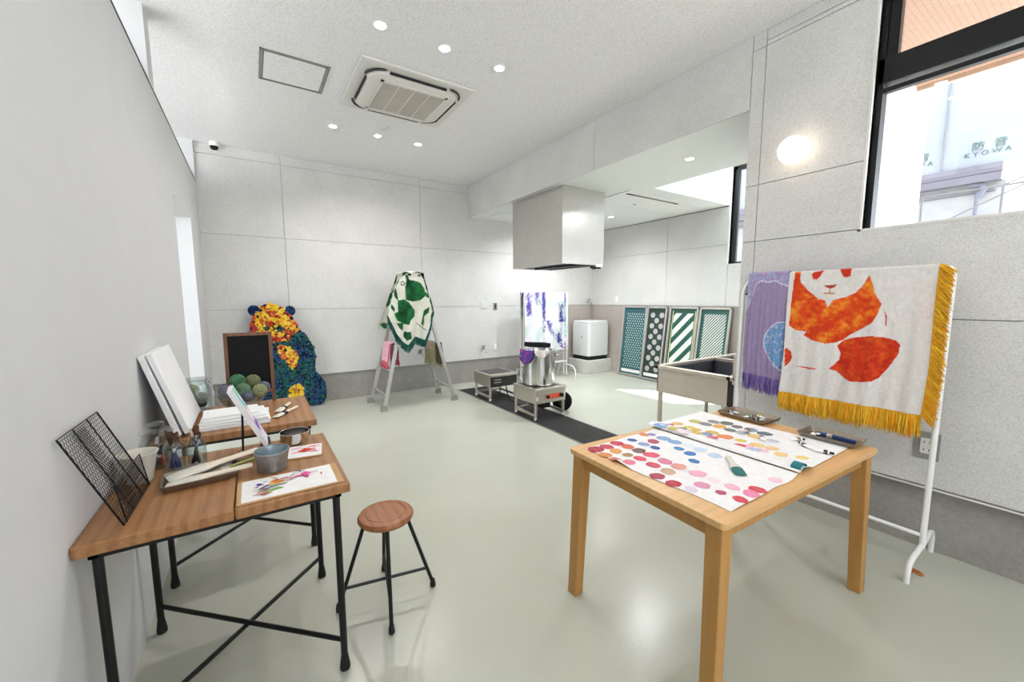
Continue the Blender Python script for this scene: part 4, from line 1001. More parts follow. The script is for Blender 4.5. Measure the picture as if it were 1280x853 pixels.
b, fn2 = drape(1.402, 1.161, 1.552, .868, XC, 110, 220, lilac, .008, .55, lambda u: .02*(1-u), 4)
o = tag(b.build('lilac_cloth', 'vc', None, True), 'lilac cloth with a blue oval and violet fringe hung beside the orange bear cloth', 'cloth')
b = MB(); fringe(b, lambda u: fn2(u, 0), .105, 190, '5f429a', 'a58fd0', .0022); stuff(b.build('fringe', 'vc', o))
b = MB(); b.color(hx('c8722a'))
for k in range(7):
    x, y = 2.76+random.uniform(-.02, .03), .452+random.uniform(-.02, .03); a = random.random()*6
    b.tube([(x+.012*s*cos(a+s*.5), y+.012*s*sin(a+s*.5), .004) for s in range(-2, 3)], .0022, 5)
tag(b.build('loose_thread', 'vc'), 'tuft of loose orange thread on the floor by the rack foot', 'thread')

# ------------------------------------------------------------------ bear cut-out
BEAR={
 'out':[(-0.042,1.008),(-0.032,1.087),(-0.003,1.198),(0.05,1.292),(0.108,1.339),(0.171,1.358),(0.247,1.341),(0.331,1.304),(0.4,1.236),(0.453,1.135),(0.499,1.023),(0.563,0.943),(0.627,0.836),(0.663,0.73),(0.667,0.624),(0.658,0.538),(0.639,0.469),(0.692,0.428),(0.751,0.333),(0.778,0.222),(0.773,0.114),(0.729,0.048),(0.639,0.029),(0.561,0.046),(0.509,0.08),(0.423,0.057),(0.074,0.109),(-0.034,0.159),(-0.109,0.269),(-0.133,0.419),(-0.121,0.596),(-0.078,0.753),(-0.03,0.879)],
 'head':[(-0.042,1.008),(-0.032,1.087),(-0.003,1.198),(0.05,1.292),(0.108,1.339),(0.171,1.358),(0.247,1.341),(0.331,1.304),(0.4,1.236),(0.453,1.135),(0.499,1.023),(0.413,0.951),(0.365,0.887),(0.262,0.868),(0.177,0.879),(0.053,0.89),(-0.02,0.926)],
 'arm':[(0.261,0.843),(0.333,0.83),(0.403,0.783),(0.466,0.693),(0.454,0.609),(0.395,0.503),(0.346,0.55),(0.293,0.657),(0.233,0.737),(0.229,0.796)],
 'foot':[(0.314,0.126),(0.327,0.279),(0.377,0.316),(0.438,0.32),(0.496,0.275),(0.502,0.099)],
}
YBR = 5.72
t = thing('bear_cutout', 'big seated bear cut-out covered in blue, green and yellow felt bits at the far wall', 'bear', (.32, YBR, 0))
def smooth(P, it=2):
    for _ in range(it):
        Q = []
        for i in range(len(P)):
            a, c = P[i], P[(i+1) % len(P)]; Q += [(a[0]*.75+c[0]*.25, a[1]*.75+c[1]*.25), (a[0]*.25+c[0]*.75, a[1]*.25+c[1]*.75)]
        P = Q
    return P
OUT = smooth(BEAR['out']); dz = min(p[1] for p in OUT)-.004
OUT = [(x, max(.003, z-dz*max(0, 1-z/.5))) for x, z in OUT]
b = MB(); b.color(hx('10233c')); b.prism(OUT, YBR, YBR+.10, lambda u, v, d: (u, d, v))
b.build('board', 'vcflower', t, bevel=.012)
for (x, z) in ((.016, 1.274), (.401, 1.261)):
    b = MB(); b.color(hx('14284a')); b.lathe([(0, -.035), (.04, -.032), (.06, -.015), (.064, .01), (.06, .06), (0, .06)], (x, YBR+.02, z), 24, R=Matrix.Rotation(radians(-90), 3, 'X')); 
    for k in range(26):
        a = random.random()*6.28; r = .055*math.sqrt(random.random()); q = random.choice(['12305c', '1c4a78', '0c1c38', '1f5a7c']); b.color(hx(q)); b.lathe([(.016, 0), (.010, -.008), (0, -.009)], (x+r*cos(a), YBR-.002-.012*random.random(), z+r*sin(a)), 6, R=Matrix.Rotation(radians(-90), 3, 'X'))
    b.build('ear', 'vcflower', t)
def petals(b, x, y, z, r, c):
    a0 = random.random()*6; n = 5; vs = [(x, y-.012, z)]; 
    for k in range(2*n):
        q = a0+pi*k/n; rr = r*(1 if k % 2 == 0 else .62); vs.append((x+rr*cos(q), y-(.004 if k % 2 else .009)+random.uniform(-.003, .003), z+rr*sin(q)))
    cc = [mixc(c, (1, 1, 1, 1), .06)]+[c]*(2*n)
    b._add(vs, [(0, 1+(k+1) % (2*n), 1+k) for k in range(2*n)], cc)
b = MB()
YEL = ['f9cf1e', 'fbdc3c', 'f7c41e', 'f2a41e', 'f9d22a', 'fde468', 'f6c020', 'e0661e', 'c2301e']; CRI = ['a01a34', 'c02a2a', 'b41c3e', 'd84a22', 'e8862a', 'f6c83a']
BLU = ['0e3f60', '135272', '18647e', '0a2342', '1a6a62', '12544a', '16487a', '08172e', '187468', '0e2c58']
n = 0
while n < 2300:
    x = random.uniform(-.14, .79); z = random.uniform(.02, 1.37)
    if not inpoly(x, z, OUT): continue
    n += 1; r = random.uniform(.016, .026)
    if (x-.139)**2+(z-1.056)**2 < .034**2 or (x-.272)**2+(z-1.042)**2 < .044**2: c = random.choice(['2a5a50', '1f4a4a', '2e5e40'])
    elif inpoly(x, z, BEAR['head']):
        c = random.choice(CRI[:4] if x < .03+.05*nz(x*9, z*9) or (z < .94 and random.random() < .6) else YEL)
        if x > .40 and random.random() < .6: c = random.choice(['f0963a', 'f4b450', 'e88a34'])
        if nz(x*14, z*14, 2) > .26: c = random.choice(['a8202a', 'c4361f', 'd8521e'])
    elif inpoly(x, z, BEAR['arm']): c = random.choice(CRI if x < .33 and random.random() < .7 else YEL[:6]+['d8401e'])
    elif inpoly(x, z, BEAR['foot']): c = random.choice(YEL[:6]+['c8781e'])
    else:
        c = random.choice(BLU); g = nz(x*5, z*5, 7)
        if g > .12 and random.random() < .5: c = random.choice(['155848', '115040', '1a6656'])
        if g < -.15 and random.random() < .5: c = random.choice(['123e70', '174a80', '103462'])
    petals(b, x, YBR-.002-random.random()*.012, z, r, hx(c))
stuff(b.build('felt_bits', 'vcflower', t))

# ------------------------------------------------------------------ step ladder
t = thing('step_ladder', 'aluminium step ladder standing open by the far wall under the draped cloths', 'ladder', (1.80, 5.2, 0))
ZT = 1.70
FT = {'lf': ((1.315, 4.93), (1.735, 5.04)), 'lb': ((1.285, 5.475), (1.725, 5.36)), 'rf': ((2.305, 4.965), (1.865, 5.04)), 'rb': ((2.28, 5.48), (1.875, 5.36))}
def rail(k, z):
    (x0, y0), (x1, y1) = FT[k]; f = z/ZT; return Vector((lerp(x0, x1, f), lerp(y0, y1, f), z))
for k in FT:
    b = MB(); a, c = rail(k, .03), rail(k, ZT); w, d = .024, .019
    def loop(p): return [(p.x-w, p.y-d, p.z), (p.x+w, p.y-d, p.z), (p.x+w, p.y+d, p.z), (p.x-w, p.y+d, p.z)]
    b.frustum(loop(a), loop(c)); o = b.build('rail', 'alu', t, bevel=.004)
    b = MB(); q = rail(k, .0); b.frustum([(q.x-.042, q.y-.03, .001), (q.x+.042, q.y-.03, .001), (q.x+.042, q.y+.03, .001), (q.x-.042, q.y+.03, .001)], [(q.x-.034, q.y-.025, .075), (q.x+.034, q.y-.025, .075), (q.x+.034, q.y+.025, .075), (q.x-.034, q.y+.025, .075)]); b.build('foot', 'plastic', o, bevel=.004)
for s in 'lr':
    for z in (.19, .50, .81, 1.12, 1.43):
        p, q = rail(s+'f', z), rail(s+'b', z)
        b = MB(); b.box((p.x-.03, p.y, z-.012), (q.x+.03, q.y, z+.012)); b.build('step', 'alu', t, bevel=.003)
b = MB(); b.box((1.71, 5.02, ZT), (1.89, 5.38, ZT+.03)); b.build('top_plate', 'alu', t, bevel=.004)
GREEN={
 'ball':[(1.664,1.626),(1.767,1.643),(1.857,1.616),(1.915,1.53),(1.92,1.443),(1.85,1.385),(1.744,1.371),(1.656,1.393),(1.652,1.499)],
 'tri':[(1.655,1.71),(1.696,1.712),(1.709,1.656),(1.767,1.631),(1.678,1.613)],
 'leaf1':[(1.532,1.547),(1.55,1.471),(1.561,1.372),(1.513,1.429),(1.508,1.485)],
 'mid':[(1.555,1.387),(1.642,1.4),(1.699,1.357),(1.77,1.255),(1.76,1.183),(1.706,1.127),(1.69,1.07),(1.617,1.087),(1.531,1.133),(1.492,1.219),(1.55,1.246)],
 'leaf2':[(1.468,1.345),(1.508,1.289),(1.499,1.233),(1.459,1.289)],
 'low':[(1.523,1.105),(1.61,1.102),(1.599,1.002),(1.557,1.032)],
 'low2':[(1.613,0.987),(1.702,0.982),(1.714,0.894),(1.653,0.869),(1.604,0.929)],
 'r1':[(1.892,1.253),(1.971,1.303),(1.953,1.222),(1.897,1.179),(1.886,1.047),(1.848,1.078)],
 'r2':[(1.914,1.501),(1.96,1.472),(1.974,1.413),(1.928,1.428)],
}
GC = [hx('0f3626'), hx('16522f'), hx('257338'), hx('164a44')]
def greenc(x, z):
    f = max(0, min(.999, .45+nz(x*9, z*9, 5)*.7+nz(x*25, z*25, 3)*.3))*3; i = int(f); return mixc(GC[i], GC[i+1], f-i)
GOUT = [(1.735, 1.745), (1.85, 1.745), (1.90, 1.66), (1.94, 1.515), (1.985, 1.42), (2.02, 1.25), (1.985, 1.18), (1.975, 1.07), (1.935, .95), (1.90, .855), (1.83, .88), (1.76, .91), (1.664, .80), (1.58, .86), (1.51, .965), (1.46, 1.08), (1.415, 1.19), (1.45, 1.33), (1.52, 1.53), (1.60, 1.66), (1.67, 1.72)]
def ridge(x, z):
    yl = lerp(4.965, 5.035, min(1, z/ZT))-.040
    w = .012*sin(x*26+z*3)+.008*sin(x*51-z*7)
    sag = .03*max(0, 1-abs(x-1.79)/.25)*max(0, (1.6-z))
    return yl-.012+w*max(.15, min(1, (1.6-z)*1.5))+sag*.6
def gcol(x, z):
    c = mixc(hx('dcdccb'), hx('e6e6da'), .5+nz(x*7, z*7))
    for k in GREEN:
        if inpoly(x, z, GREEN[k]): return greenc(x, z)
    if min(abs(z-(1.08+(x-1.8)*-.75)), 9) < .006 and 1.78 < x < 1.92: return hx('1c2a22')
    if (x-1.625)**2+(z-1.60)**2 < .028**2 and (x-1.625)**2+(z-1.60)**2 > .016**2: return hx('1c2a22')
    if (abs(z-1.715) < .012 and abs(x-1.72) < .022) or (abs(z-1.705) < .01 and abs(x-1.85) < .018): return hx('1f3a2c')
    return c
b = MB(); x0, x1, z0, z1 = 1.38, 2.05, .78, 1.74
b.grid(96, 136, lambda u, v: (lerp(x0, x1, u), ridge(lerp(x0, x1, u), lerp(z0, z1, v)), lerp(z0, z1, v)), lambda u, v: gcol(lerp(x0, x1, u), lerp(z0, z1, v)), lambda u, v: inpoly(lerp(x0, x1, u), lerp(z0, z1, v), GOUT))
# top cap and side slopes going over to the back
def side(s, zlo):
    def fn(u, v):
        z = lerp(1.735, zlo, v); f = z/ZT
        xf = (1.735-.043*1 if s < 0 else 1.865+.043)+ (lerp(0, -.42 if s < 0 else .44, 1-min(1, f)))*.98
        yf = lerp(5.0, 4.93, 1-min(1, f))-.03; yb_ = lerp(5.40, 5.47, 1-min(1, f))
        return (xf-.0*s+.006*sin(u*12), lerp(yf, yb_, u), z+(.02*sin(u*pi) if v < .02 else 0)-.06*v*sin(u*9))
    return fn
def sc(x, z): return mixc(hx('d9dac8'), greenc(x, z), max(0, min(1, (nz(x*3, z*3, 4)-.02)*9)))
for s, zl in ((-1, 1.16), (1, 1.22)):
    f = side(s, zl); b.grid(24, 30, f, lambda u, v: sc(f(u, v)[1]*2, f(u, v)[2]*2))
b.grid(30, 24, lambda u, v: (lerp(1.665, 1.935, u), lerp(4.97, 5.42, v), 1.738+.03*sin(u*pi)*sin(v*pi)+.008*sin(u*19)), lambda u, v: hx('e6e6da') if v > .3 else gcol(lerp(1.665, 1.935, u), 1.7))
b.grid(40, 40, lambda u, v: (lerp(1.69-.28*v, 1.91+.3*v, u), 5.42+.05*v+.01*sin(u*21), lerp(1.735, 1.0, v)), lambda u, v: sc(u*3, v*3))
o = tag(b.build('green_cloth', 'vc', None, True), 'cream cloth printed with green bamboo and bear shapes draped over the ladder top', 'cloth')
b = MB()
def edge(P):
    def f(u):
        n = len(P)-1; k = min(n-1, int(u*n)); q = u*n-k; x, z = lerp(P[k][0], P[k+1][0], q), lerp(P[k][1], P[k+1][1], q); return (x, ridge(x, z)-.004, z+.01)
    return f
fringe(b, edge([GOUT[i] for i in range(9, 17)]), .10, 240, '0f3d30', '3a7a72', .0042)
fringe(b, edge([GOUT[i] for i in range(4, 10)]), .075, 110, '0f3d30', '3a7a72', .0042)
stuff(b.build('fringe', 'vc', o))
# smaller cloths on the rungs
def rungcloth(name, label, s, zr, y0, y1, drop, back, cf, fr):
    p, q = rail(s+'f', zr), rail(s+'b', zr); xm = (p.x+q.x)/2; r = .045
    sg = -1 if s == 'l' else 1; hgt = .026
    Lf, Lb = drop, back
    def fn(u, v):
        y = lerp(y0, y1, u); tt = v*(Lf+Lb+2*r)
        if tt < Lf: return (xm+sg*(r+.05*(1-tt/Lf))+.008*sin(u*14)*(1-tt/Lf), y, zr+hgt-Lf+tt)
        if tt < Lf+2*r: return (xm+sg*(r-(tt-Lf)), y, zr+hgt)
        return (xm-sg*(r-.02*0)+.008*sin(u*11), y, zr+hgt-(tt-Lf-2*r))
    b = MB(); b.grid(40, 60, fn, cf); o = tag(b.build(name, 'vc', None, True), label, 'cloth')
    b = MB(); fringe(b, lambda u: fn(u, 0), .06, 90, fr[0], fr[1], .004); fringe(b, lambda u: fn(u, 1), .07, 90, fr[0], fr[1], .004); stuff(b.build('fringe', 'vc', o))

def pinkc(u, v):
    c = mixc(hx('f2c4cc'), hx('eeb0bc'), .5+nz(u*6, v*6))
    if v < .06 or u < .22: c = mixc(hx('e0788a'), hx('d05a6e'), .5+nz(u*20, v*20))
    return c
rungcloth('pink_cloth', 'pink fringed cloth hung over a left rung of the ladder', 'l', .81, 5.0, 5.36, .27, .22, pinkc, ('d04a60', 'e88a98'))
def beigec(u, v):
    c = mixc(hx('c9b9a0'), hx('bfae94'), .5+nz(u*8, v*8))
    if .40 < v < .56: c = mixc(hx('8a6a34'), hx('6f6a3a'), .5+nz(u*9, v*9))
    if v > .75: c = mixc(c, hx('8c9a6a'), .6)
    return c
rungcloth('beige_cloth', 'beige and olive fringed cloth hung over a right rung of the ladder', 'r', .79, 5.0, 5.38, .30, .26, beigec, ('9aa476', 'd0c8ac'))

# ------------------------------------------------------------------ cookers on the grating
def cooker(loc, label):
    t = thing('induction_cooker', label, 'cooker', loc, 0, 'low steel cookers on the floor grating')
    w = .222
    b = MB(); b.box((-w, -w, .205), (w, w, .352)); b.build('body', 'steel', t, bevel=.004, world=False)
    b = MB(); b.box((-w-.006, -w-.010, .352), (w+.006, w+.006, .378)); b.build('top_rim', 'steel', t, bevel=.004, world=False)
    b = MB(); b.box((-w+.04, -w+.075, .3785), (w-.04, w-.03, .3815)); b.build('glass_plate', 'gunmetal', t, bevel=.002, world=False)
    for sx in (-1, 1):
        for sy in (-1, 1):
            x, y = sx*(w-.022), sy*(w-.022)
            b = MB(); b.tube([(x, y, .03), (x, y, .206)], .018, 14); o = b.build('leg', 'steel', t, True, world=False)
            b = MB(); b.lathe([(.014, 0.009), (.021, .012), (.021, .04), (.0185, .045)], (x, y, 0), 14); b.build('adjuster_foot', 'chrome', o, True, world=False)
    b = MB(); z0, z1 = .055, .085
    for s in (-1, 1):
        b.box((s*(w-.022)-.012, -w+.03, z0), (s*(w-.022)+.012, w-.03, z1))
    b.box((-w+.03, w-.034, z0), (w-.03, w-.010, z1)); b.build('lower_rail', 'steel', t, world=False, bevel=.002)
    return t
t = cooker((2.85, 3.735, 0), 'low steel cooker with a red control panel, carrying the big stock pot')
b = MB(); b.box((2.79, 3.507, .248), (3.0, 3.513, .302)); o = b.build('control_panel', 'red', t, bevel=.004)
for dx, r in ((2.803, .017), (3.005, .026)):
    b = MB(); b.lathe([(r, 0), (r*.9, .022), (0, .024)], (dx, 3.507, .275), 20, R=Matrix.Rotation(radians(90), 3, 'X')); b.build('knob', 'black', o, True)
b = MB()
for i in range(3): b.box((2.835+.042*i, 3.5055, .262), (2.86+.042*i, 3.507, .29))
b.build('panel_marks', plain('panel_orange', 'f0754a', .5), o)
b = MB(); b.box((3.035, 3.508, .25), (3.066, 3.513, .31)); b.build('rating_label', 'ivory', t)
b = MB(); b.box((2.637, 3.508, .245), (2.665, 3.513, .29)); b.build('rating_label', 'ivory', t)
b = MB(); b.box((2.80, 3.62, .11), (2.93, 3.86, .204)); b.build('fan_box', 'black_alu', t, bevel=.004)
t = cooker((2.85, 4.76, 0), 'low steel cooker standing behind the one with the stock pot')
b = MB(); b.box((2.64, 4.528, .21), (3.06, 4.537, .345)); b.build('front_panel', 'gunmetal', t, bevel=.003)
b = MB(); b.box((2.69, 4.525, .30), (2.80, 4.529, .312)).box((2.69, 4.525, .265), (2.80, 4.529, .277)); b.build('panel_slot', 'steel', t)
b = MB(); b.tube([(2.90, 4.56, .196), (2.88, 4.5, .12), (2.86, 4.40, .045), (2.87, 4.25, .018), (2.89, 4.1, .016), (2.88, 3.99, .05), (2.87, 3.945, .194)], .008, 8); tag(b.build('power_cable', 'blackrub', None, True), 'black cable drooping between the two steel cookers', 'cable')
# stock pot
t = thing('stock_pot', 'large shiny stainless stock pot on the front cooker', 'pot', (2.865, 3.76, .382))
b = MB(); b.lathe([(0, 0), (.175, 0), (.188, .006), (.19, .02), (.19, .40), (.196, .404), (.196, .412), (.186, .412), (.184, .404), (.184, .02), (0, .012)], n=64); b.build('body', 'chrome', t, True, world=False)
for a in (radians(-25), radians(155)):
    R = Matrix.Rotation(a, 3, 'Z'); pts = [R @ Vector(q) for q in ((.188, -.055, .355), (.215, -.055, .35), (.235, -.04, .345), (.235, .04, .345), (.215, .055, .35), (.188, .055, .355))]
    b = MB(); b.tube(pts, .007, 8); b.box((.187, -.07, .335), (.193, -.04, .375), R).box((.187, .04, .335), (.193, .07, .375), R); b.build('handle', 'chrome', t, True, world=False)
b = MB(); b.lathe([(.005, .0), (.012, .02), (.0, .022)], (0, 0, 0), 10, R=Matrix.Rotation(radians(90), 3, 'X'));
o = b
b = MB(); b  .disc((0, 0, .33), .182, 40); b.build('dye_bath', plain('dye_bath', '3a2c48', .15), t, world=False)
# black slab across the rim, cloths over the rim
b = MB(); P = rrect(.16, .028, .012); R = Matrix.Rotation(radians(5), 3, 'Y')
b.prism(P, -.06, .06, lambda u, v, d: tuple(R @ Vector((u, d, v))+Vector((2.90, 3.84, .842))))
tag(b.build('pot_rest', 'board', None, bevel=.006), 'black padded bar lying across the rim of the stock pot', 'bar')
def rimcloth(name, label, a0, a1, drop, cf, dr=0):
    b = MB(); cx, cy, R_ = 2.865, 3.76, .199+dr
    def fn(u, v):
        a = radians(lerp(a0, a1, u)); env = math.sqrt(max(.02, sin(pi*min(.98, max(.02, u)))))
        d = drop*env
        if v < .55: z = .80-d*(1-v/.55); r = R_+.010+.012*sin(u*13)*(1-v/.55)
        elif v < .68: q = (v-.55)/.13; z = .80+.006*sin(q*pi); r = R_+.010-.034*q
        else: q = (v-.68)/.32; z = .80-.09*q; r = R_-.03
        return (cx+r*cos(a), cy+r*sin(a), z)
    b.grid(36, 40, fn, cf); return tag(b.build(name, 'vc', None, True, solid=.003), label, 'cloth')
def galaxy(u, v):
    n = nz(u*4, v*5, 3)+.4*nz(u*11, v*12, 1)
    c = mixc(hx('4a4a9a'), hx('7a3a8a'), max(0, min(1, .5+n*1.3)));
    return mixc(c, hx('c85a8a'), max(0, min(1, n*1.4-.1)))
rimcloth('dyed_cloth', 'purple and blue dyed cloth hanging over the left rim of the stock pot', 150, 216, .165, galaxy, .02)
rimcloth('white_cloth', 'small white cloth hanging over the front rim of the stock pot', 218, 264, .075, lambda u, v: hx('e4ddd6'), .006)
# black disc leaning behind the cooker
t = thing('cable_drum', 'round black drum standing on edge behind the right side of the front cooker', 'drum', (3.20, 3.72, .122))
R = Matrix.Rotation(radians(40), 3, 'Z') @ Matrix.Rotation(radians(90), 3, 'Y')
b = MB(); b.lathe([(0, -.03), (.11, -.03), (.121, -.024), (.121, .024), (.11, .03), (0, .03)], n=40, R=R); b.build('drum', 'board', t, True, world=False)
b = MB(); b.lathe([(0, .031), (.05, .031), (.05, .034), (0, .034)], n=28, R=R).lathe([(0, -.034), (.05, -.034), (.05, -.031), (0, -.031)], n=28, R=R); b.build('hub', 'gunmetal', t, True, world=False)

# ------------------------------------------------------------------ kitchen
t = thing('drying_rack', 'white metal rack by the far kitchen wall carrying the tie-dyed cloth', 'rack', (4.25, 5.42, 0))
xa, xb_, yr, zt = 3.775, 4.725, 5.42, 1.495
b = MB()
for y in (yr-.04, yr+.04):
    a1 = [(xa+.06*(1-sin(q)), y, zt-.06*(1-cos(q))) for q in [radians(90*k/6) for k in range(6, -1, -1)]]
    pts = [(xa, y, .03)]+[(xa+.06-.06*cos(q), y, zt-.06+.06*sin(q)) for q in [radians(90*k/6) for k in range(7)]]+[(xb_-.06+.06*sin(q), y, zt-.06+.06*cos(q)) for q in [radians(90*k/6) for k in range(7)]]+[(xb_, y, .03)]
    b.tube(pts, .011, 10)
b.build('frame', 'white', t, True)
b = MB()
for z in (.28,): b.tube([(xa, yr-.04, z), (xb_, yr-.04, z)], .009, 8).tube([(xa, yr+.04, z), (xb_, yr+.04, z)], .009, 8)
for x in (xa, xb_): b.tube([(x, yr-.04, .28), (x, yr+.04, .28)], .009, 8)
b.build('lower_rail', 'white', t, True)
for x in (xa, xb_):
    b = MB(); b.tube([(x, yr+.20, .0), (x, yr+.20, .05), (x, yr+.15, .20), (x, yr-.1, .22), (x, yr-.22, .20), (x, yr-.27, .14), (x, yr-.28, .0)], .010, 10); b.build('foot', 'white', t, True)
def tie(u, v):
    x, y = u, v*1.45
    c = hx('ebe8ee'); n = nz(x*8, y*3.2, 2)*.7+.5*nz(x*20, y*11, 4); m = nz(x*3.2, y*2.2, 8); f = nz(x*46, y*26, 6)
    a = 0
    def band(d, w, s): return max(0, 1-abs(d)/w)*s
    a += band(u-.09, .10, .9)*(1 if y > .62 else .25)
    a += band(u-.43, .06, 1.0)*(1 if y > .35 else .4)
    a += band(u-.27, .14, .7)*(1 if y > .80 else .1)
    a += band(u-.52-(.52-y)*.8, .13, .9)*(1 if .02 < y < .55 else 0)
    a += band(u-.84, .10, .75)*(1 if .5 < y < .85 else .25)+band(u-.93, .03, .7)
    a *= 1.3; a = max(0, min(1, (a*(.75+n*1.2)+f*.8*a-.12)*1.4+max(0, n-.42)))
    c = mixc(c, hx('bcd8d2'), max(0, min(.6, nz(x*5, y*4, 15)*1.8)))
    return mixc(c, mixc(hx('6a55ae'), hx('3c3a86'), .5+m), a)
def fnt(u, v):
    x = lerp(xa+.0, xb_-.005, u); s = v*1.45; y0 = yr-.04-.014; r = .013
    if s < 1.02: return (x, y0-.016*(1-s/1.02)-.012*(1-s/1.2)*(1+sin(u*30)*.8+.5*sin(u*13)), zt-1.02+s+.012+.02*sin(u*9)*(1-s/1.02))
    if s < 1.02+.22: q = (s-1.02)/.22; return (x, y0+.108*q, zt+.016-.02*sin(pi*q)*.6)
    return (x, yr+.054+.01*(1+sin(u*22)), zt+.012-(s-1.24)*2.2)
b = MB(); b.grid(90, 130, fnt, lambda u, v: tie(u, v)); tag(b.build('tie_dye_cloth', 'vc', None, True), 'violet and white tie-dyed cloth hanging on the white rack in the kitchen', 'cloth')
# washing machine
b = MB(); b.box((5.17, 5.295, 0), (5.80, 5.842, .245)); tag(b.build('machine_plinth', 'plinthwhite', None, bevel=.01), 'white block plinth under the washing machine in the kitchen corner', 'plinth')
t = thing('washing_machine', 'white top-loading washing machine on a white block in the kitchen corner', 'washing machine', (5.49, 5.575, .245))
P = rrect(.265, .235, .05)
b = MB(); b.prism(P, .075, .69, lambda u, v, d: (u, v, d)); b.build('cabinet', 'washer', t, True, bevel=.004, world=False)
b = MB(); b.prism(rrect(.25, .22, .045), .0, .075, lambda u, v, d: (u, v, d)); b.build('base', 'blackrub', t, world=False)
b = MB(); b.prism(rrect(.255, .225, .05), .69, .735, lambda u, v, d: (u, v+.0, d)); b.build('lid', 'washer', t, True, bevel=.012, world=False)
b = MB(); b.box((-.22, -.2355, .655), (.2, -.2345, .675)); b.build('trim_line', 'acwhite', t, world=False)
b = MB(); b.box((-.267, -.06, .42), (-.2645, -.03, .44)); b.build('mark', 'gunmetal', t, world=False)
# silk-screen frames leaning on the side wall
def screen(y0, y1, label, kind, xb, xt=KX-.012, H=1.26):
    t = thing('print_screen', label, 'screen frame', (xb, (y0+y1)/2, 0), 0, 'silk-screen frames leaning on the kitchen wall')
    d = Vector((xt-xb, 0, math.sqrt(H*H-(xt-xb)**2))).normalized(); n = Vector((-d.z, 0, d.x))
    o_ = Vector((xb-.0, 0, .006))
    def P(u, s, q): v = o_+d*s+n*(q); return (v.x, u, v.z)
    def bar(ua, ub, sa, sb, q0=-.0, q1=.03):
        m = MB(); vs = [P(ua, sa, q0), P(ub, sa, q0), P(ub, sb, q0), P(ua, sb, q0), P(ua, sa, q1), P(ub, sa, q1), P(ub, sb, q1), P(ua, sb, q1)]
        return m._add(vs, [(0, 1, 2, 3), (7, 6, 5, 4), (0, 4, 5, 1), (1, 5, 6, 2), (2, 6, 7, 3), (3, 7, 4, 0)])
    f = .032
    for a in ((y0, y1, 0, f), (y0, y1, H-f, H)): bar(*a).build('frame_rail', 'alu', t, bevel=.003)
    for a in ((y0, y0+f, 0, H), (y1-f, y1, 0, H)): bar(*a).build('frame_stile', 'alu', t, bevel=.003)
    bar(y0+f, y1-f, f, H-f, -.002, .004).build('mesh', MESHM[kind], t)
    w = (y1-f)-(y0+f); a0, a1, s0, s1 = y0+f+.045, y1-f-.045, f+.14, H-f-.07
    m = MB(); q = .0052
    def quad(pts): m._add([P(u, s, q) for u, s in pts], [tuple(range(len(pts)))])
    def clipbar(c, hwid, slope):
        # diagonal stripe clipped to the motif window
        poly = [(a0-2, c-hwid+slope*(a0-2)), (a1+2, c-hwid+slope*(a1+2)), (a1+2, c+hwid+slope*(a1+2)), (a0-2, c+hwid+slope*(a0-2))]
        for ax, lim, sg in ((0, a0, 1), (0, a1, -1), (1, s0, 1), (1, s1, -1)):
            out = []
            for i in range(len(poly)):
                p, r = poly[i], poly[(i+1) % len(poly)]; ip, ir = sg*(p[ax]-lim) >= 0, sg*(r[ax]-lim) >= 0
                if ip: out.append(p)
                if ip != ir: k = (lim-p[ax])/(r[ax]-p[ax]); out.append((lerp(p[0], r[0], k), lerp(p[1], r[1], k)))
            poly = out
            if not poly: return
        quad(poly)
    if kind == 'wide':
        c = -8.0
        while c < 12: clipbar(c, .062, -1.15); c += .235
    elif kind == 'fine':
        c = -8.0
        while c < 12: clipbar(c, .0125, -1.15); c += .048
    elif kind == 'dots':
        j = 0; s = s0+.02
        while s < s1:
            for u in ([.2, .78] if j % 2 == 0 else [.5]):
                uc = lerp(a0-.03, a1+.03, u); r = .046
                m._add([P(uc+r*cos(2*pi*k/20), s+r*sin(2*pi*k/20), q) for k in range(20)], [tuple(range(20))])
            s += .092; j += 1
    else:
        s = s0; j = 0
        while s < s1:
            u = a0+(.025 if j % 2 else 0)
            while u < a1:
                r = .0125; m._add([P(u-r, s, q), P(u, s-r*1.4, q), P(u+r, s, q), P(u, s+r*1.4, q)], [(0, 1, 2, 3)]); u += .05
            s += .043; j += 1
    m.build('stencil_pattern', {'wide': 'sten_w', 'fine': 'sten_w', 'dots': 'sten_d', 'net': 'sten_n'}[kind], t)
    if kind == 'wide':
        for u in (y0+f+.02, y1-f-.035): bar(u, u+.012, f+.05, H-f-.03, .005, .0062).build('tape_strip', 'yellowtape', t)
    if kind in ('net', 'dots'): bar(y0+f+.02, y1-f-.02, f+.03, f+.085, .005, .0058).build('paper_strip', 'paper', t)
M['sten_w'] = plain('stencil_white', 'd8dcd9', .6, var=.02); M['sten_d'] = plain('stencil_grey', 'b6b3b0', .6); M['sten_n'] = plain('stencil_teal', 'c2d8d6', .6); M['yellowtape'] = plain('yellow_tape', 'd6d68c', .6)
MESHM = {'wide': plain('mesh_green', '21544a', .5), 'fine': plain('mesh_teal', '285c54', .5), 'dots': plain('mesh_dark', '243a36', .5), 'net': plain('mesh_petrol', '2b5f66', .5)}
screen(4.50, 5.02, 'green silk screen with a fine dot net, leftmost of the leaning screens', 'net', 5.69)
screen(4.10, 4.495, 'dark silk screen with large grey dots, right of the fine net screen', 'dots', 5.655)
screen(3.55, 4.06, 'green silk screen with wide white diagonal stripes and yellow tape', 'wide', 5.66)
screen(3.05, 3.535, 'teal silk screen with fine white diagonal stripes, nearest the sink', 'fine', 5.64)
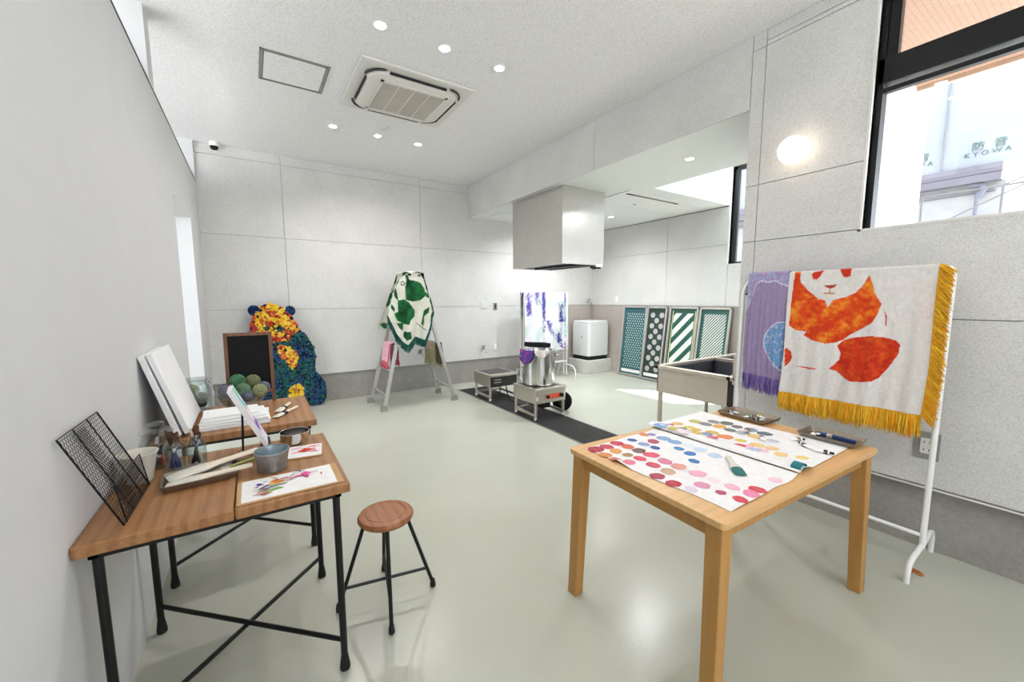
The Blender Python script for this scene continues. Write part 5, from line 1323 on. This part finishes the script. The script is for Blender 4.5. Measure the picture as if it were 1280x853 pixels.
# sink
t = thing('kitchen_sink', 'stainless steel double-bowl sink behind the white pillar', 'sink', (3.75, 1.90, 0))
sx0, sx1, sy0, sy1, sz = 3.042, 4.62, 1.545, 2.27, .80
b = MB()
b.box((sx0+.02, sy0+.06, .555), (sx0+.032, sy1-.02, sz-.03)).box((sx1-.032, sy0+.06, .555), (sx1-.02, sy1-.02, sz-.03)).box((sx0+.02, sy1-.032, .555), (sx1-.02, sy1-.02, sz-.03)).box((sx0+.02, sy0+.06, .555), (sx1-.02, sy0+.072, sz-.03))
b.box((sx0+.03, sy0+.06, .555), (sx1-.03, sy1-.03, .565)); b.build('bowls', 'sinksteel', t, bevel=.002)
b = MB()
for u0, u1 in ((sx0+.034, 3.948), (3.987, sx1-.034)):
    b.box((u0, sy0+.074, .566), (u0+.003, sy1-.034, sz-.036)).box((u1-.003, sy0+.074, .566), (u1, sy1-.034, sz-.036)).box((u0, sy1-.037, .566), (u1, sy1-.034, sz-.036)).box((u0, sy0+.074, .566), (u1, sy0+.077, sz-.036)).box((u0, sy0+.074, .566), (u1, sy1-.034, .569))
b.build('bowl_dark_shell', 'bowlsteel', t)  # added inner shell, in darker steel than the outside of the bowls
b = MB(); b.box((3.95, sy0+.07, .565), (3.985, sy1-.03, sz-.005)); b.build('partition', 'sinksteel', t, bevel=.003)
b = MB()
b.box((sx0, sy0+.04, sz-.035), (sx0+.045, sy1, sz)).box((sx1-.045, sy0+.04, sz-.035), (sx1, sy1, sz)).box((sx0, sy1-.045, sz-.035), (sx1, sy1, sz)).box((sx0, sy0, sz-.035), (sx1, sy0+.08, sz)); b.build('rim', 'sinksteel', t, bevel=.006)
b = MB(); b.box((sx0, sy0-.03, sz-.06), (sx1, sy0+.03, .975)); b.build('splashback', 'sinksteel', t, bevel=.004)
for x in (sx0+.04, 3.83, sx1-.04):
    for y in (sy0+.10, sy1-.045):
        b = MB(); b.tube([(x, y, .0), (x, y, .56)], .019, 14); o = b.build('leg', 'sinksteel', t, True)
        b = MB(); b.lathe([(.015, .001), (.024, .003), (.024, .03), (.02, .04)], (x, y, 0), 14); b.build('foot', 'plastic', o, True)
b = MB(); b.box((sx0+.02, sy0+.02, .30), (sx0+.12, sy0+.06, .76)); b.build('gap_shade', 'gunmetal', t)  # dark box standing in for the shaded gap between bowls and wall
b = MB(); b.tube([(3.8, sy0+.02, .975), (3.8, sy0+.02, 1.08), (3.8, sy0+.08, 1.12), (3.8, sy0+.2, 1.11), (3.8, sy0+.22, 1.07)], .012, 10); b.build('faucet', 'chrome', t, True)
t = thing('wall_tap', 'small chrome tap on the kitchen side wall above the sink', 'tap', (KX, 2.86, .93))
b = MB(); b.lathe([(.03, 0), (.03, .012), (.012, .014), (.012, .06), (0, .06)], n=16, R=Matrix.Rotation(radians(-90), 3, 'Y')); b.tube([(-.06, 0, 0), (-.11, 0, .002), (-.13, 0, -.03), (-.13, 0, -.06)], .012, 8); b.build('spout', 'chrome', t, True, world=False)
b = MB(); b.box((-.1, -.02, .012), (-.03, .02, .03)); b.build('handle', 'gunmetal', t, world=False, bevel=.003)

# ------------------------------------------------------------------ outside
b = MB(); b.box((-14, -16, -.4), (18, 14, -.3)); struct(b.build('floor_street', plain('street_ground', 'b4b5b6', .9)))
b = MB(); b.box((RX+.16, 1.28, -.3), (KX+.14, 1.319, QZ0)).box((RX+.16, 1.28, QZ1), (KX+.14, 1.319, 3.9)).box((RX+.16, 1.28, QZ0), (QX0, 1.319, QZ1)).box((QX1, 1.28, QZ0), (KX+.14, 1.319, QZ1)); struct(b.build('wall_kitchen_outer', plain('outer_white', 'd0d0d0', .8)))
t = thing('eave', 'peach tiled eave soffit above the big window, seen through its panes', 'eave', (4.1, -1.8, 3.35))
b = MB(); b.box((-.9, -3.6, 0), (1.28, 3.05, .12)); b.build('soffit', 'peach', t, world=False)
b = MB(); b.box((1.28, -3.6, -.035), (1.33, 3.05, .16)); b.build('fascia', plain('eave_fascia', 'b79c88', .6), t, world=False)
t = thing('neighbour_building', 'pale building wrapped in a grey sheet with lettering, outside the big window', 'building', (8.5, .6, -.3))
BW = plain('outer_facade', '9a9c9e', .8); SHT = plain('sound_sheet', '888f9a', .7, var=.03, vs=3); BND = plain('grey_beam', '676570', .6); RAIL = plain('pale_rail', '6e6f73', .5)
b = MB(); b.box((8.56, 1.02, -.3), (11, 6, 2.95)); b.build('facade', BW, t)
b = MB(); b.box((8.5, -1.2, 3.19), (8.54, 6, 7.6)); o = b.build('soundproof_sheet', SHT, t)
def text(body, size, y, z, mat, par, name):
    c = bpy.data.curves.new(name, 'FONT'); c.body = body; c.size = size; c.extrude = .002; c.align_x = 'CENTER'; c.materials.append(mat)
    tmp = bpy.data.objects.new(name+'_curve', c); COL.objects.link(tmp); dg = bpy.context.evaluated_depsgraph_get(); me = bpy.data.meshes.new_from_object(tmp.evaluated_get(dg)); bpy.data.objects.remove(tmp)
    ob = bpy.data.objects.new(name, me); COL.objects.link(ob)
    m = Matrix(((0, 0, -1), (-1, 0, 0), (0, 1, 0))).to_4x4(); m.translation = Vector((8.494, y, z))
    ob.parent = par; ob.matrix_local = ROOTM[t.name].inverted() @ m
LET = plain('sheet_lettering', '3c5c50', .6)
for y in (1.207, 1.925):
    text('\u9632  \u97f3', .125, y-.01, 3.40, LET, o, 'sign_lettering'); text('K Y O W A', .085, y, 3.315, LET, o, 'sign_lettering')
b = MB(); b.box((8.44, 1.05, 3.06), (8.7, 6, 3.18)); b.box((8.42, 1.05, 2.95), (8.7, 6, 3.05)); b.build('beam', BND, t)
for y in (1.62, .42):
    b = MB(); b.tube([(8.47, y, 3.2), (8.47, y, 7.5)], .012, 8); b.build('sheet_pole', RAIL, t, True)
b = MB(); pts = [(8.49, 1.33, 2.93), (8.49, 1.22, 2.92), (8.49, 1.19, 2.86), (8.49, 1.22, 2.80), (8.49, 1.25, 2.78)]; b.tube(pts, .035, 12).tube([(8.48, 1.25, 2.80), (8.48, 1.25, 2.45)], .02, 8); b.build('vent_pipe', plain('vent_pipe', '656a78', .5), t, True)
b = MB()
for z in (2.86, 2.82): b.box((8.54, 1.1, z), (8.57, 6, z+.012))
b.build('cladding_line', BND, t)
t = thing('roof_railing', 'thin pale metal railing in front of the building outside the big window', 'railing', (7.6, 1.0, -.3))
b = MB(); b.tube([(7.6, .2, 2.72), (7.6, 2.4, 2.70)], .012, 8); b.build('top_rail', RAIL, t, True)
for y in (.92, 1.6, .3):
    b = MB(); b.tube([(7.6, y, -.3), (7.6, y, 2.72)], .012, 8); b.build('post', RAIL, t, True)
b = MB(); b.tube([(7.6, .72, 2.72), (7.6, 1.5, 2.30)], .009, 8); b.build('brace', RAIL, t, True)
b = MB(); b.tube([(7.6, .92, 2.72), (7.6, .35, 2.95)], .009, 8); b.build('brace', RAIL, t, True)

# ------------------------------------------------------------------ light
w = bpy.data.worlds.new('World'); SC.world = w; w.use_nodes = True
bg = w.node_tree.nodes['Background']; bg.inputs[0].default_value = (.89, .945, 1.02, 1); bg.inputs[1].default_value = 4.1
sun = bpy.data.lights.new('Sun', 'SUN'); sun.energy = 26; sun.angle = radians(1.0); sun.color = (1, .97, .92)
so = bpy.data.objects.new('Sun', sun); COL.objects.link(so)
dv = Vector((-.40, .35, -1)).normalized(); so.rotation_euler = dv.to_track_quat('-Z', 'Y').to_euler()
def portal(loc, sx, sy, d):
    l = bpy.data.lights.new('sky_portal', 'AREA'); l.shape = 'RECTANGLE'; l.size = sx; l.size_y = sy; l.cycles.is_portal = True
    o = bpy.data.objects.new('sky_portal', l); o.location = loc; o.rotation_euler = Vector(d).to_track_quat('-Z', 'Y').to_euler(); COL.objects.link(o)
portal((1.2, YB-.14, 1.75), 3.0, 2.0, (0, 1, 0))
portal((-3.12, 1.3, 1.9), 9.0, 2.2, (1, 0, 0))
portal((RX+.2, (NY0+NYE)/2, (NZ0+NZ1)/2), NZ1-NZ0, NY0-NYE, (-1, 0, 0)) if False else None
portal((RX+.2, (NY0+NYE)/2, (NZ0+NZ1)/2), NY0-NYE, NZ1-NZ0, (-1, 0, 0))
portal(((QX0+QX1)/2, 1.27, (QZ0+QZ1)/2), QX1-QX0, QZ1-QZ0, (0, 1, 0))
portal((KX+.16, (WY0+WY1)/2, (WZ0+WZ1)/2), WY1-WY0, WZ1-WZ0, (-1, 0, 0))

# ------------------------------------------------------------------ camera
cam = bpy.data.cameras.new('Camera'); co = bpy.data.objects.new('Camera', cam); COL.objects.link(co); SC.camera = co
yaw, pit, rol, F = .56977691, .10923462, -.00481153, 495.23769
cam.sensor_width = 36; cam.sensor_fit = 'HORIZONTAL'; cam.lens = F/1280*36
cam.shift_x = 6.20194/1280; cam.shift_y = 1.5988/1280
f = Vector((sin(yaw)*cos(pit), cos(yaw)*cos(pit), -sin(pit))); r = Vector((cos(yaw), -sin(yaw), 0)); u = r.cross(f)
r2 = r*cos(rol)+u*sin(rol); u2 = u*cos(rol)-r*sin(rol)
co.matrix_world = Matrix(((r2.x, u2.x, -f.x, 0), (r2.y, u2.y, -f.y, 0), (r2.z, u2.z, -f.z, 1.4), (0, 0, 0, 1)))
cam.clip_start = .02
vs = SC.view_settings; vs.view_transform = 'Standard'; vs.look = 'None'; vs.exposure = .38; vs.gamma = 1; vs.use_curve_mapping = False
SC.cycles.use_denoising = True; SC.cycles.max_bounces = 10; SC.cycles.transmission_bounces = 10; SC.cycles.transparent_max_bounces = 12
SC.cycles.sample_clamp_indirect = 8; SC.cycles.caustics_reflective = False
